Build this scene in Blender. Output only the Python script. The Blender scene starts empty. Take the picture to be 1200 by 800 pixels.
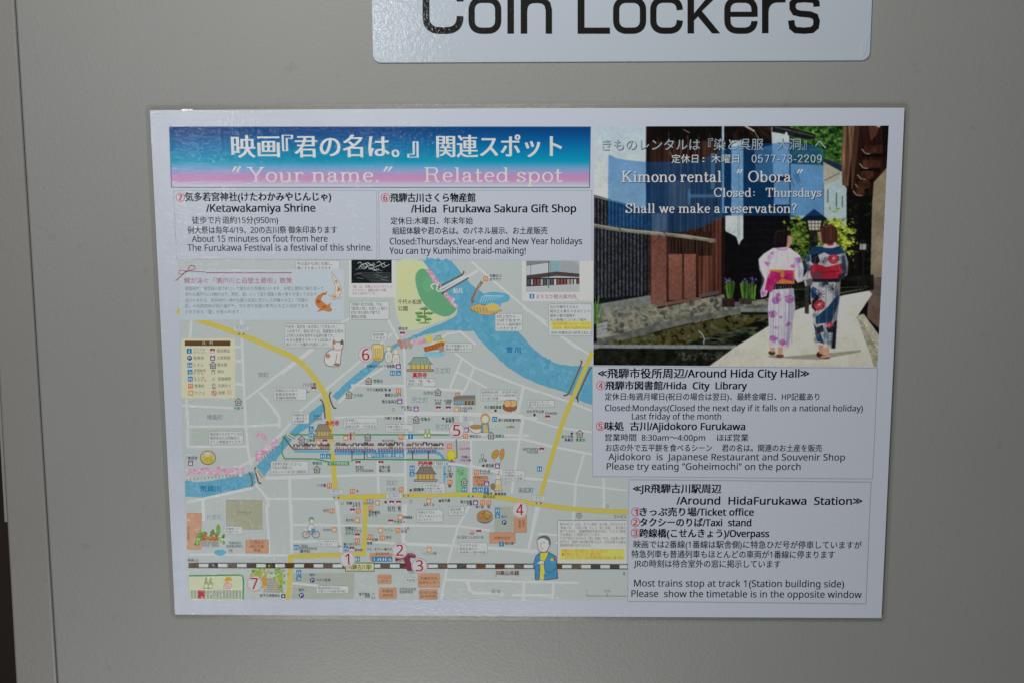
import bpy, math, random
import numpy as np
from mathutils import Matrix, Vector
random.seed(7); RNG = np.random.default_rng(7)
SC = bpy.context.scene
COL = SC.collection
ZC = 1.35                                   # height of the poster's middle above the floor

# ------------------------------------------------------------------ camera
F_PX = 1560.0
def _rot(rx, ry, rz):
    cx, sx = math.cos(rx), math.sin(rx); cy, sy = math.cos(ry), math.sin(ry); cz, sz = math.cos(rz), math.sin(rz)
    return (np.array([[1,0,0],[0,cx,-sx],[0,sx,cx]]) @ np.array([[cy,0,sy],[0,1,0],[-sy,0,cy]])
            @ np.array([[cz,-sz,0],[sz,cz,0],[0,0,1]]))
_PX = np.array([(175,129),(1060,126),(1033,724),(205,720)], float)
_PP = np.array([(-.21,.1485,0),(.21,.1485,0),(.21,-.1485,0),(-.21,-.1485,0)])
def _proj(p):
    X = _PP @ _rot(*p[:3]).T + p[3:6]
    return np.c_[600 - F_PX*X[:,0]/X[:,2], 400 + F_PX*X[:,1]/X[:,2]]
_p = np.array([.17,-.02,.004,.0076,-.017,-.77])
for _ in range(40):                          # least squares pose of the A3 sheet
    r = (_proj(_p) - _PX).ravel(); J = []
    for i in range(6):
        d = _p.copy(); d[i] += 1e-5; J.append(((_proj(d) - _PX).ravel() - r)/1e-5)
    _p += np.linalg.lstsq(np.array(J).T, -r, rcond=None)[0]
R_ = _rot(*_p[:3]); T_ = _p[3:6]
CAM = -R_.T @ T_                             # camera in sheet coordinates (u right, v up, w out)
def px(x, y):                                # a point of the photograph -> (u, v) on the sheet, metres
    d = R_.T @ np.array([(x-600)/F_PX, -(y-400)/F_PX, -1.0])
    k = -CAM[2]/d[2]
    return CAM[0]+d[0]*k, CAM[1]+d[1]*k
def pxs(a):
    a = np.asarray(a, float)
    d = np.c_[(a[:,0]-600)/F_PX, -(a[:,1]-400)/F_PX, -np.ones(len(a))] @ R_
    k = -CAM[2]/d[:,2]
    return np.c_[CAM[0]+d[:,0]*k, CAM[1]+d[:,1]*k]
def topx(u, v):
    X = np.stack([u, v, np.zeros_like(u)], -1) @ R_.T + T_
    return 600 - F_PX*X[...,0]/X[...,2], 400 + F_PX*X[...,1]/X[...,2]
S2W = Matrix(((1,0,0,0),(0,0,-1,0),(0,1,0,ZC),(0,0,0,1)))    # sheet coordinates -> world

cam = bpy.data.cameras.new('camera'); cam.sensor_width = 36; cam.lens = F_PX/1200*36
cam.clip_start = .02; cam.clip_end = 60
cam.dof.use_dof = True; cam.dof.focus_distance = float(-T_[2])*.998; cam.dof.aperture_fstop = 7
co = bpy.data.objects.new('camera', cam); COL.objects.link(co); SC.camera = co
co.matrix_world = S2W @ (Matrix.Translation(Vector(CAM)) @ Matrix(R_.T.tolist()).to_4x4())

# ------------------------------------------------------------------ light
W = bpy.data.worlds.new('World'); SC.world = W; W.use_nodes = True
wn = W.node_tree.nodes; wn['Background'].inputs[0].default_value = (1.0, .98, .95, 1); wn['Background'].inputs[1].default_value = .03
SC.view_settings.view_transform = 'Standard'; SC.view_settings.look = 'None'
SC.view_settings.exposure = 0; SC.view_settings.gamma = 1
def lamp(name, loc, target, sx, sy, power, color):
    l = bpy.data.lights.new(name, 'AREA'); l.shape = 'RECTANGLE'; l.size = sx; l.size_y = sy; l.energy = power; l.color = color
    o = bpy.data.objects.new(name, l); COL.objects.link(o); o.location = loc
    o.rotation_euler = (Vector(target)-Vector(loc)).to_track_quat('-Z', 'Y').to_euler()
    return o
lamp('entrance_daylight', (-.505, -1.2, ZC+.11), (-.16, 0, ZC+.10), .075, .085, .48, (.97, .99, 1.0))
lamp('low_window_daylight', (-.55, -1.2, ZC-.59), (-.18, 0, ZC-.12), .075, .10, .48, (.97, .99, 1.0))
lamp('sign_glare_lamp', (-.25, -1.2, ZC+.27), (-.1, 0, ZC+.18), .045, .15, .38, (.97, .99, 1.0))  # added lamp, placed so its mirror image puts glare on the sign's left edge
lamp('upper_fill_lamp', (-.09, -.45, ZC+.50), (-.03, 0, ZC+.08), .30, .12, 1.98, (1.0, .99, .965))  # added unseen lamp close to the door, shapes the brightness falloff from above
lamp('lower_fill_lamp', (-.12, -.46, ZC-.50), (-.04, 0, ZC-.05), .34, .20, 1.12, (1.0, .99, .965))  # added unseen lamp below the view, balances the falloff towards the bottom

# ------------------------------------------------------------------ materials
def nodes(name):
    m = bpy.data.materials.new(name); m.use_nodes = True
    return m, m.node_tree.nodes, m.node_tree.links, m.node_tree.nodes['Principled BSDF']
def bump(n, l, scale, dist, detail=2, rough=.5, vec=None, stretch=None):
    tc = n.new('ShaderNodeTexCoord'); no = n.new('ShaderNodeTexNoise')
    no.inputs['Scale'].default_value = scale; no.inputs['Detail'].default_value = detail; no.inputs['Roughness'].default_value = rough
    src = tc.outputs['Object']
    if stretch:
        mp = n.new('ShaderNodeMapping'); mp.inputs['Scale'].default_value = stretch; l.new(src, mp.inputs[0]); src = mp.outputs[0]
    l.new(src, no.inputs['Vector'])
    b = n.new('ShaderNodeBump'); b.inputs['Distance'].default_value = dist; b.inputs['Strength'].default_value = 1
    l.new(no.outputs['Fac'], b.inputs['Height'])
    return b, no, tc
def M_print():
    m, n, l, p = nodes('laminated_print')
    at = n.new('ShaderNodeAttribute'); at.attribute_name = 'Col'
    b, no, tc = bump(n, l, 400, .00022, 2, .5, stretch=(1, 1, 1.9))
    g = n.new('ShaderNodeTexNoise'); g.inputs['Scale'].default_value = 2600; g.inputs['Detail'].default_value = 2
    l.new(tc.outputs['Object'], g.inputs['Vector'])
    g2 = n.new('ShaderNodeTexNoise'); g2.inputs['Scale'].default_value = 1100; g2.inputs['Detail'].default_value = 3
    l.new(tc.outputs['Object'], g2.inputs['Vector'])
    a = n.new('ShaderNodeMath'); a.operation = 'ADD'; l.new(g.outputs['Fac'], a.inputs[0]); l.new(g2.outputs['Fac'], a.inputs[1])
    r = n.new('ShaderNodeMapRange'); r.inputs[1].default_value = .6; r.inputs[2].default_value = 1.4
    r.inputs[3].default_value = .95; r.inputs[4].default_value = 1.05; l.new(a.outputs[0], r.inputs[0])
    mx = n.new('ShaderNodeVectorMath'); mx.operation = 'SCALE'; l.new(at.outputs['Color'], mx.inputs[0]); l.new(r.outputs[0], mx.inputs['Scale'])
    l.new(mx.outputs[0], p.inputs['Base Color'])
    p.inputs['Roughness'].default_value = .6; p.inputs['Specular IOR Level'].default_value = .03
    p.inputs['Coat Weight'].default_value = .75; p.inputs['Coat Roughness'].default_value = .05
    l.new(b.outputs[0], p.inputs['Coat Normal'])
    return m
def M_paint(name, col, scale=560, dist=.00018, rough=.36):
    m, n, l, p = nodes(name)
    b, no, tc = bump(n, l, scale, dist, 3, .55)
    g = n.new('ShaderNodeTexNoise'); g.inputs['Scale'].default_value = 7; g.inputs['Detail'].default_value = 4; l.new(tc.outputs['Object'], g.inputs['Vector'])
    s = n.new('ShaderNodeTexNoise'); s.inputs['Scale'].default_value = 90; s.inputs['Detail'].default_value = 5; l.new(tc.outputs['Object'], s.inputs['Vector'])
    cr = n.new('ShaderNodeValToRGB'); cr.color_ramp.elements[0].position = .66; cr.color_ramp.elements[0].color = (1,1,1,1)
    cr.color_ramp.elements[1].position = .80; cr.color_ramp.elements[1].color = (.86,.85,.83,1); l.new(s.outputs['Fac'], cr.inputs[0])
    r = n.new('ShaderNodeMapRange'); r.inputs[1].default_value = .3; r.inputs[2].default_value = .7
    r.inputs[3].default_value = .97; r.inputs[4].default_value = 1.03; l.new(g.outputs['Fac'], r.inputs[0])
    c = n.new('ShaderNodeVectorMath'); c.operation = 'SCALE'; c.inputs[0].default_value = col; l.new(r.outputs[0], c.inputs['Scale'])
    c2 = n.new('ShaderNodeVectorMath'); c2.operation = 'MULTIPLY'; l.new(c.outputs[0], c2.inputs[0]); l.new(cr.outputs[0], c2.inputs[1])
    l.new(c2.outputs[0], p.inputs['Base Color']); l.new(b.outputs[0], p.inputs['Normal'])
    p.inputs['Roughness'].default_value = rough
    return m
PRINT = M_print()
PAINT = M_paint('beige_grey_locker_paint', (.380, .386, .373))
PAINT2 = M_paint('beige_grey_frame_paint', (.355, .346, .334))
m, n, l, p = nodes('dark_gap'); p.inputs['Base Color'].default_value = (.01,.012,.013,1); p.inputs['Roughness'].default_value = .8; DARK = m
def nmat(name, c1, c2, sc, rough=.8):
    m, n, l, p = nodes(name); b, no, tc = bump(n, l, sc, .002, 3)
    mx = n.new('ShaderNodeMix'); mx.data_type = 'RGBA'; l.new(no.outputs['Fac'], mx.inputs[0])
    mx.inputs[6].default_value = (*c1,1); mx.inputs[7].default_value = (*c2,1)
    l.new(mx.outputs[2], p.inputs['Base Color']); p.inputs['Roughness'].default_value = rough
    return m
def M_film():
    m, n, l, p = nodes('clear_laminate')
    out = n['Material Output']; tr = n.new('ShaderNodeBsdfTransparent'); tr.inputs[0].default_value = (.95,.945,.92,1)
    gl = n.new('ShaderNodeBsdfGlossy'); gl.inputs['Roughness'].default_value = .25; gl.inputs[0].default_value = (1,.97,.92,1)
    b, no, tc = bump(n, l, 300, .0001, 2); l.new(b.outputs[0], gl.inputs['Normal'])
    df = n.new('ShaderNodeBsdfDiffuse'); df.inputs[0].default_value = (.75,.70,.62,1)
    m1 = n.new('ShaderNodeMixShader'); m1.inputs[0].default_value = .05; l.new(tr.outputs[0], m1.inputs[1]); l.new(gl.outputs[0], m1.inputs[2])
    m2 = n.new('ShaderNodeMixShader'); m2.inputs[0].default_value = .045; l.new(m1.outputs[0], m2.inputs[1]); l.new(df.outputs[0], m2.inputs[2])
    l.new(m2.outputs[0], out.inputs['Surface']); return m
FILM = M_film()
def M_sign(name, col, sc=520, dist=.00012, cr=.10):
    m, n, l, p = nodes(name); b, no, tc = bump(n, l, sc, dist, 2, .55)
    p.inputs['Base Color'].default_value = (*col,1); p.inputs['Roughness'].default_value = .5; p.inputs['Specular IOR Level'].default_value = .2
    p.inputs['Coat Weight'].default_value = .8; p.inputs['Coat Roughness'].default_value = cr; l.new(b.outputs[0], p.inputs['Coat Normal'])
    return m
SIGNW = M_sign('white_sign_film', (.62,.70,.79)); SIGNB = M_sign('black_sign_film', (.006,.0055,.005))

# ------------------------------------------------------------------ print building kit
def lin(c):
    c = np.asarray(c, float)/255.0
    return np.where(c <= .04045, c/12.92, ((c+.055)/1.055)**2.4)
KCOL = 2.0
def C(c): return np.clip(lin(c)*KCOL - .008, .004, .95)
STEP = 2.2e-6
HL = np.zeros((900, 1300), int)              # how many printed layers lie under each spot
def level(pts):
    x0, y0 = np.floor(np.min(pts, 0)).astype(int); x1, y1 = np.ceil(np.max(pts, 0)).astype(int)
    s = HL[max(y0+60,0):y1+61, max(x0+20,0):x1+21]
    k = int(s.max())+1 if s.size else 1
    s[...] = k
    return k
_TXT = {}
def text_mesh(s, style, res):
    key = (s, style, res)
    if key in _TXT: return _TXT[key]
    t = ''
    for ch in s:
        o = ord(ch)
        if style == 'serif':
            if 65 <= o <= 90: ch = chr(0x1D400+o-65)
            elif 97 <= o <= 122: ch = chr(0x1D41A+o-97)
            elif 48 <= o <= 57: ch = chr(0x1D7CE+o-48)
        elif style == 'sans':
            if 65 <= o <= 90: ch = chr(0x1D5A0+o-65)
            elif 97 <= o <= 122: ch = chr(0x1D5BA+o-97)
            elif 48 <= o <= 57: ch = chr(0x1D7E2+o-48)
        t += ch
    c = bpy.data.curves.new('t', 'FONT'); c.body = t; c.size = 1; c.dimensions = '2D'; c.resolution_u = res
    if style == 'serif': c.offset = -.015
    o = bpy.data.objects.new('t', c); COL.objects.link(o)
    dg = bpy.context.evaluated_depsgraph_get()
    me = bpy.data.meshes.new_from_object(o.evaluated_get(dg))
    me.calc_loop_triangles()
    v = np.empty(len(me.vertices)*3, 'f'); me.vertices.foreach_get('co', v); v = v.reshape(-1,3)[:,:2].astype(float)
    f = np.empty(len(me.loop_triangles)*3, 'i'); me.loop_triangles.foreach_get('vertices', f); f = f.reshape(-1,3)
    bpy.data.objects.remove(o); bpy.data.curves.remove(c); bpy.data.meshes.remove(me)
    _TXT[key] = (v, f)
    return v, f

class Ink:
    """collects flat printed shapes given in photograph coordinates, laid on the sheet's plane"""
    def __init__(s): s.v = []; s.f = []; s.c = []; s.n = 0
    def _add(s, uvw, faces, cols):
        s.v.append(uvw); s.f += [[i+s.n for i in f] for f in faces]; s.c.append(cols); s.n += len(uvw)
    def poly(s, pts, col, lift=None):
        pts = np.asarray(pts, float); k = level(pts) if lift is None else lift
        col = np.asarray(col, float)
        cc = np.array([C(c) for c in col]) if col.ndim == 2 else np.tile(C(col), (len(pts),1))
        s._add(np.c_[pxs(pts), np.full(len(pts), k*STEP)], [list(range(len(pts)))], cc); return s
    def rect(s, x0, y0, x1, y1, col): return s.poly([(x0,y0),(x1,y0),(x1,y1),(x0,y1)], col)
    def rrect(s, x0, y0, x1, y1, r, col):
        p = []
        for cx, cy, a in ((x1-r,y0+r,-90),(x1-r,y1-r,0),(x0+r,y1-r,90),(x0+r,y0+r,180)):
            for k in range(5): t = math.radians(a+k*22.5); p.append((cx+r*math.cos(t), cy+r*math.sin(t)))
        return s.poly(p, col)
    def ell(s, cx, cy, rx, ry=None, col=(0,0,0), n=18, rot=0, jit=0):
        ry = rx if ry is None else ry; p = []
        for k in range(n):
            t = 2*math.pi*k/n; q = 1+random.uniform(-jit, jit)
            X, Y = rx*q*math.cos(t), ry*q*math.sin(t)
            p.append((cx+X*math.cos(rot)-Y*math.sin(rot), cy+X*math.sin(rot)+Y*math.cos(rot)))
        return s.poly(p, col)
    def ring(s, cx, cy, r, w, col, n=36, fill=None):
        if fill is not None: s.ell(cx, cy, r, r, fill, n)
        p = [(cx+r*math.cos(2*math.pi*k/n), cy+r*math.sin(2*math.pi*k/n)) for k in range(n+1)]
        return s.line(p, w, col)
    def line(s, pts, w, col, smooth=False, jit=0, seg=6):
        pts = np.asarray(pts, float)
        if smooth and len(pts) > 2: pts = spline(pts, seg)
        if jit: pts = pts + RNG.normal(0, jit, pts.shape)
        d = np.gradient(pts, axis=0) if len(pts) > 2 else np.tile(pts[1]-pts[0], (2,1))
        if len(pts) > 2:                                   # mitred corners
            e = np.diff(pts, axis=0); e /= np.linalg.norm(e, axis=1)[:,None]+1e-9
            a = np.vstack([e[:1], e]); b = np.vstack([e, e[-1:]])
            if np.allclose(pts[0], pts[-1]): a[0] = e[-1]; b[-1] = e[0]
            t = a+b; t /= np.linalg.norm(t, axis=1)[:,None]+1e-9
            m = 1/np.clip(np.abs((t*a).sum(1)), .5, 1)
        else: t = d/(np.linalg.norm(d, axis=1)[:,None]+1e-9); m = np.ones(2)
        ww = np.asarray(w, float)
        nrm = np.c_[-t[:,1], t[:,0]]*(m*ww/2)[:,None]
        A, B = pts+nrm, pts-nrm; k = level(np.vstack([A,B])); n = len(pts)
        v = np.vstack([A,B])
        s._add(np.c_[pxs(v), np.full(len(v), k*STEP)], [[i,i+1,n+i+1,n+i] for i in range(n-1)], np.tile(C(col), (len(v),1)))
        return s
    def closed(s, pts, w, col, fill=None, smooth=False):
        pts = list(map(tuple, pts))
        if smooth: pts = list(map(tuple, spline(np.array(pts+[pts[0]]), 5, True)))[:-1]
        if fill is not None: s.poly(pts, fill)
        return s.line(pts+[pts[0]], w, col)
    def text(s, st, x0, x1, yb, em, col=(35,42,46), bold=0, style='sans', res=2, smear=None, vert=False):
        v, f = text_mesh(st, style, res)
        if len(v) == 0: return s
        u0, v0 = px(x0, yb); u1, _ = px(x1, yb); _, vt = px(x0, yb-em)
        lo, hi = v[:,0].min(), v[:,0].max()
        sx = (u1-u0)/(hi-lo); sy = (vt-v0)
        # font size 1 in Blender: CJK em about .97 of the size
        P = np.c_[(v[:,0]-lo)*sx+u0, v[:,1]*sy*1.04+v0]
        k = level(np.array([(x0, yb-em), (x1, yb+em*.15)]))
        offs = [(0,0)]
        mm = px(601,400)[0]-px(600,400)[0]
        if bold: offs = [(-bold/2,-bold/4),(bold/2,-bold/4),(-bold/2,bold/4),(bold/2,bold/4),(0,0)]
        if smear: offs = [(q,0) for q in np.linspace(-smear/2, smear/2, 4)]
        if style == 'serif': offs = [(ox, q_) for ox in ((0,) if not bold else (-bold/2, bold/2)) for q_ in (-.014*em, 0, .014*em)]
        cc = np.tile(C(col), (len(v),1))
        for j, (ox, oy) in enumerate(offs):
            s._add(np.c_[P[:,0]+ox*mm, P[:,1]+oy*mm, np.full(len(P), k*STEP+j*4e-7)], f.tolist(), cc)
        return s
    def serif(s, st, x0, x1, yb, em, col, T=.088, th=.036):
        """roman letters drawn with a pen that is broad on upright and thin on level strokes"""
        x = 0; lay = []
        for ch in st:
            if ch == ' ': x += .26; continue
            if ch not in SERIF: x += .3; continue
            wd, strokes, bars, dots = SERIF[ch]; lay.append((x, strokes, bars, dots)); x += wd
        sx = (x1-x0)/x
        for gx_, strokes, bars, dots in lay:
            for sm, P in strokes:
                P = np.array(P, float); P = spline(P, 5) if sm else P
                if len(P) == 2: P = np.array([P[0], P.mean(0), P[1]])
                d = np.gradient(P, axis=0); L_ = np.hypot(d[:,0], d[:,1])+1e-9; w = th+(T-th)*(np.abs(d[:,1])/L_)**1.6
                q_ = np.c_[x0+(gx_+P[:,0])*sx, yb-P[:,1]*em]; e_ = (em+sx)/2
                s.line(q_, w*e_, col)
            for bx, by, hw in bars: s.line([(x0+(gx_+bx-hw)*sx, yb-by*em), (x0+(gx_+bx+hw)*sx, yb-by*em)], th*em, col)
            for bx, by, r_ in dots: s.ell(x0+(gx_+bx)*sx, yb-by*em, r_*em, r_*em, col, 10)
        return s
    def build(s, name, parent, mat=None, label=None):
        if not s.v: return None
        return mesh(name, np.vstack(s.v), s.f, parent, mat or PRINT, np.vstack(s.c), label)
def _arc(cx, cy, rx, ry, a0, a1, n=12): return [(cx+rx*math.cos(math.radians(a0+(a1-a0)*i/n)), cy+ry*math.sin(math.radians(a0+(a1-a0)*i/n))) for i in range(n+1)]
_O = lambda cx, cy, rx, ry: (0, _arc(cx, cy, rx, ry, 0, 360, 24))
_h = .018
SERIF = {   # advance, pen strokes (smooth?, points), serif bars (x, y, half width), dots
 'o': (.52, [_O(.26,.23,.185,.225)], [], []),
 'b': (.57, [(0,[(.12,0),(.12,.70)]),(0,_arc(.29,.23,.17,.225,170,-170,20))], [(.08,.70-_h,.06)], []),
 'd': (.57, [(0,[(.43,0),(.43,.70)]),(0,_arc(.26,.23,.18,.225,10,350,20))], [(.39,.70-_h,.06),(.48,_h,.06)], []),
 'p': (.57, [(0,[(.12,-.2),(.12,.45)]),(0,_arc(.30,.23,.18,.225,170,-170,20))], [(.08,.44,.06),(.12,-.2+_h,.10)], []),
 'e': (.49, [(0,[(.09,.255),(.41,.255)]),(0,_arc(.25,.23,.165,.222,8,318,20))], [], []),
 'c': (.48, [(0,_arc(.25,.23,.175,.222,50,320,18))], [], [(.37,.36,.05)]),
 'a': (.52, [(1,[(.09,.36),(.14,.44),(.23,.452),(.32,.41),(.34,.32),(.34,.10),(.38,.015),(.46,.05)]),(1,[(.34,.27),(.21,.25),(.10,.19),(.08,.10),(.13,.02),(.22,.012),(.30,.06),(.34,.13)])], [], [(.11,.35,.048)]),
 'n': (.60, [(0,[(.13,0),(.13,.45)]),(1,[(.13,.33),(.19,.41),(.29,.447),(.39,.43),(.44,.36),(.45,.24),(.45,.0)])], [(.13,_h,.10),(.08,.44,.06),(.45,_h,.10)], []),
 'h': (.60, [(0,[(.13,0),(.13,.70)]),(1,[(.13,.33),(.19,.41),(.29,.447),(.39,.43),(.44,.36),(.45,.24),(.45,.0)])], [(.13,_h,.10),(.08,.70-_h,.06),(.45,_h,.10)], []),
 'm': (.88, [(0,[(.13,0),(.13,.45)]),(1,[(.13,.33),(.19,.41),(.28,.447),(.36,.43),(.41,.36),(.42,.24),(.42,.0)]),(1,[(.42,.33),(.48,.41),(.57,.447),(.65,.43),(.70,.36),(.71,.24),(.71,.0)])], [(.13,_h,.10),(.08,.44,.06),(.42,_h,.09),(.71,_h,.10)], []),
 'r': (.44, [(0,[(.13,0),(.13,.45)]),(1,[(.13,.30),(.19,.40),(.28,.447),(.37,.43)])], [(.14,_h,.11),(.08,.44,.06)], [(.36,.39,.05)]),
 'u': (.60, [(1,[(.13,.45),(.13,.20),(.14,.08),(.20,.015),(.30,.012),(.39,.05),(.45,.13)]),(0,[(.45,0),(.45,.45)])], [(.08,.44,.06),(.40,.44,.06),(.50,_h,.05)], []),
 'l': (.31, [(0,[(.15,0),(.15,.70)])], [(.15,_h,.11),(.10,.70-_h,.06)], []),
 'i': (.31, [(0,[(.15,0),(.15,.45)])], [(.15,_h,.11),(.10,.44,.06)], [(.15,.61,.055)]),
 't': (.37, [(1,[(.15,.62),(.15,.30),(.15,.10),(.20,.015),(.27,.02),(.32,.09)])], [(.17,.44,.14)], []),
 's': (.45, [(1,[(.34,.34),(.31,.42),(.22,.45),(.12,.42),(.09,.34),(.15,.27),(.27,.215),(.36,.14),(.33,.05),(.22,.012),(.12,.03),(.08,.12)]),(0,[(.36,.33),(.36,.45)]),(0,[(.07,0),(.07,.13)])], [], []),
 'k': (.58, [(0,[(.13,0),(.13,.70)]),(0,[(.15,.20),(.42,.44)]),(0,[(.25,.28),(.46,.0)])], [(.13,_h,.10),(.08,.70-_h,.06),(.42,.44,.09),(.47,_h,.09)], []),
 'v': (.52, [(0,[(.09,.45),(.27,.0)]),(0,[(.27,.0),(.43,.44)])], [(.10,.44,.09),(.43,.44,.08)], []),
 'w': (.76, [(0,[(.09,.45),(.25,.0)]),(0,[(.25,.0),(.38,.43)]),(0,[(.36,.45),(.53,.0)]),(0,[(.53,.0),(.67,.44)])], [(.10,.44,.09),(.37,.44,.08),(.67,.44,.08)], []),
 'y': (.52, [(0,[(.09,.45),(.28,.0)]),(1,[(.43,.44),(.28,.0),(.22,-.14),(.12,-.19)])], [(.10,.44,.09),(.43,.44,.08)], [(.10,-.16,.045)]),
 'K': (.76, [(0,[(.16,0),(.16,.70)]),(0,[(.18,.30),(.56,.68)]),(0,[(.30,.42),(.62,.02)])], [(.16,_h,.12),(.16,.70-_h,.12),(.56,.70-_h,.11),(.62,_h,.11)], []),
 'O': (.76, [_O(.38,.35,.29,.34)], [], []),
 'C': (.72, [(0,_arc(.39,.35,.29,.34,42,318,22)),(0,[(.63,.70),(.63,.48)])], [], []),
 'R': (.74, [(0,[(.16,0),(.16,.70)]),(1,[(.16,.68),(.38,.68),(.50,.66),(.56,.53),(.50,.39),(.38,.36),(.16,.36)]),(1,[(.36,.36),(.48,.31),(.52,.12),(.57,.02),(.66,.02)])], [(.16,_h,.12),(.13,.70-_h,.09)], []),
 'S': (.60, [(1,[(.48,.52),(.42,.65),(.29,.69),(.15,.64),(.11,.52),(.20,.42),(.38,.33),(.50,.22),(.46,.07),(.31,.01),(.17,.05),(.10,.18)]),(0,[(.50,.69),(.50,.50)]),(0,[(.09,.0),(.09,.20)])], [], []),
 'T': (.68, [(0,[(.34,0),(.34,.69)]),(0,[(.07,.68),(.07,.52)]),(0,[(.61,.68),(.61,.52)])], [(.34,_h,.13),(.34,.68,.29)], []),
 'Y': (.72, [(0,[(.13,.69),(.37,.30)]),(0,[(.61,.69),(.37,.30)]),(0,[(.37,.32),(.37,0)])], [(.37,_h,.12),(.13,.69,.11),(.60,.69,.10)], []),
 '0': (.54, [_O(.27,.34,.17,.335)], [], []), '-': (.34, [(0,[(.05,.24),(.29,.24)])], [(.17,.24,.12)], []),
 '2': (.54, [(1,[(.10,.52),(.14,.64),(.26,.675),(.40,.60),(.40,.46),(.28,.28),(.10,.06)])], [(.27,.035,.19)], [(.12,.52,.05)]),
 '3': (.54, [(1,[(.12,.58),(.24,.675),(.38,.60),(.36,.44),(.22,.37),(.38,.31),(.42,.16),(.32,.02),(.18,.01),(.09,.12)])], [], [(.12,.14,.05)]),
 '5': (.54, [(1,[(.13,.66),(.12,.36),(.24,.43),(.40,.36),(.42,.18),(.32,.02),(.17,.01),(.09,.10)])], [(.27,.655,.15)], [(.12,.13,.05)]),
 '7': (.54, [(0,[(.44,.64),(.22,0)])], [(.27,.65,.19)], []),
 '9': (.54, [(0,_arc(.26,.46,.16,.21,0,360,18)),(1,[(.42,.46),(.42,.26),(.34,.06),(.20,.01),(.11,.07)])], [], []),
 '.': (.28, [], [], [(.12,.045,.055)]), ':': (.50, [], [], [(.2,.12,.05),(.2,.38,.05)]),
 '?': (.46, [(1,[(.09,.55),(.14,.66),(.25,.69),(.36,.62),(.36,.48),(.24,.34),(.22,.2)])], [], [(.22,.05,.05),(.11,.55,.04)]),
}
def spline(p, seg=6, closed=False):
    n = len(p)
    if closed: q = np.vstack([p[-2], p, p[1]])
    else: q = np.vstack([2*p[0]-p[1], p, 2*p[-1]-p[-2]])
    out = []
    for i in range(1, n):
        a, b, c, d = q[i-1], q[i], q[i+1], q[i+2]
        for k in range(seg):
            t = k/seg
            out.append(.5*((2*b)+(-a+c)*t+(2*a-5*b+4*c-d)*t*t+(-a+3*b-3*c+d)*t**3))
    out.append(p[-1]); return np.array(out)
def mesh(name, uvw, faces, parent, mat, cols=None, label=None):
    """sheet coordinates (u, v, w) -> object coordinates (u, -w, v)"""
    me = bpy.data.meshes.new(name); uvw = np.asarray(uvw, float)
    me.from_pydata(np.c_[uvw[:,0], -uvw[:,2], uvw[:,1]].tolist(), [], faces)
    if cols is not None:
        a = me.color_attributes.new('Col', 'FLOAT_COLOR', 'POINT')
        a.data.foreach_set('color', np.c_[cols, np.ones(len(cols))].astype('f').ravel())
    me.materials.append(mat)
    o = bpy.data.objects.new(name, me); COL.objects.link(o)
    if parent: o.parent = parent
    if label: o['label'] = label
    return o
def empty(name, loc, label, cat, rz=0):
    o = bpy.data.objects.new(name, None); COL.objects.link(o); o.location = loc; o.rotation_euler = (0,0,rz)
    o.empty_display_size = .05; o['label'] = label; o['category'] = cat; return o
def slab(poly, w0, w1):
    """flat outline (u, v), counter-clockwise, with thickness"""
    n = len(poly)
    v = [(a,b,w1) for a,b in poly]+[(a,b,w0) for a,b in poly]
    return np.array(v), [list(range(n)), list(range(2*n-1, n-1, -1))]+[[i, n+i, n+(i+1)%n, (i+1)%n] for i in range(n)]

# ------------------------------------------------------------------ the locker cabinet and what is behind it
DW = -.0022                                   # locker face behind the sheet's plane
cab = empty('locker_cabinet', (0,0,ZC), 'beige grey painted steel locker cabinet with poster and sign on its door', 'locker')
def gapx(y): return 14+50*y/800.0
ga, gb = px(gapx(0)+.9, 0), px(gapx(800)+.9, 800)
sl = (gb[0]-ga[0])/(gb[1]-ga[1])
def gx(v, off=0): return ga[0]+(v-ga[1])*sl+off
V0, V1 = -.42, .42
def box_between(name, xl, xr, w0, w1, mat, bev=.0012):
    # xl, xr: functions of v; rounded long edges
    prof = [(0,w0),(0,w1-bev),(bev*.3,w1-bev*.3),(bev,w1)]
    v, f = [], []
    for vv in (V0, V1):
        L = [(xl(vv)+a, vv, b) for a, b in prof]; R = [(xr(vv)-a, vv, b) for a, b in reversed(prof)]
        v += L+R
    n = len(prof)*2
    for i in range(n-1): f.append([i, i+1, n+i+1, n+i])
    f.append(list(range(n-1,-1,-1))); f.append(list(range(n, 2*n)))
    o = mesh(name, np.array(v), f, cab, mat); return o
box_between('door_panel', lambda v: gx(v, .00035), lambda v: .46, DW-.020, DW, PAINT)
ea, eb = px(6, 613), px(16.5, 800); es = (eb[0]-ea[0])/(eb[1]-ea[1])
def ex(v, off=0): return ea[0]+(v-ea[1])*es+off
box_between('frame_post', lambda v: ex(v), lambda v: gx(v, -.00035), DW-.035, DW-.0004, PAINT2)
sv = px(5, 613)[1]
lp = [(ex(V1)-.0016, V1), (ex(sv)-.0016, sv), (ex(sv)-.0001, sv), (ex(V1)-.0001, V1)]
v_, f_ = slab(lp, DW-.030, DW-.0012); mesh('edge_strip', v_, f_, cab, PAINT2)
v_, f_ = slab([(ex(V0)+.006, V0), (.455, V0), (.455, V1), (ex(V1)+.006, V1)], DW-.40, DW-.0205); mesh('cabinet_body', v_, f_, cab, DARK)
st = lambda o: o.__setitem__('kind', 'structure')
v_, f_ = slab([(-2.2,-1.35),(-.2,-1.35),(-.2,1.2),(-2.2,1.2)], -1.35, -1.30)
o = mesh('wall', v_, f_, None, nmat('dark_brown_wall', (.16,.125,.105), (.24,.19,.16), 6)); o.location = (0,0,ZC); st(o)
v_, f_ = slab([(-.71,-.27),(-.60,-.27),(-.60,-.215),(-.71,-.205)], -1.02, -.92)
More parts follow.
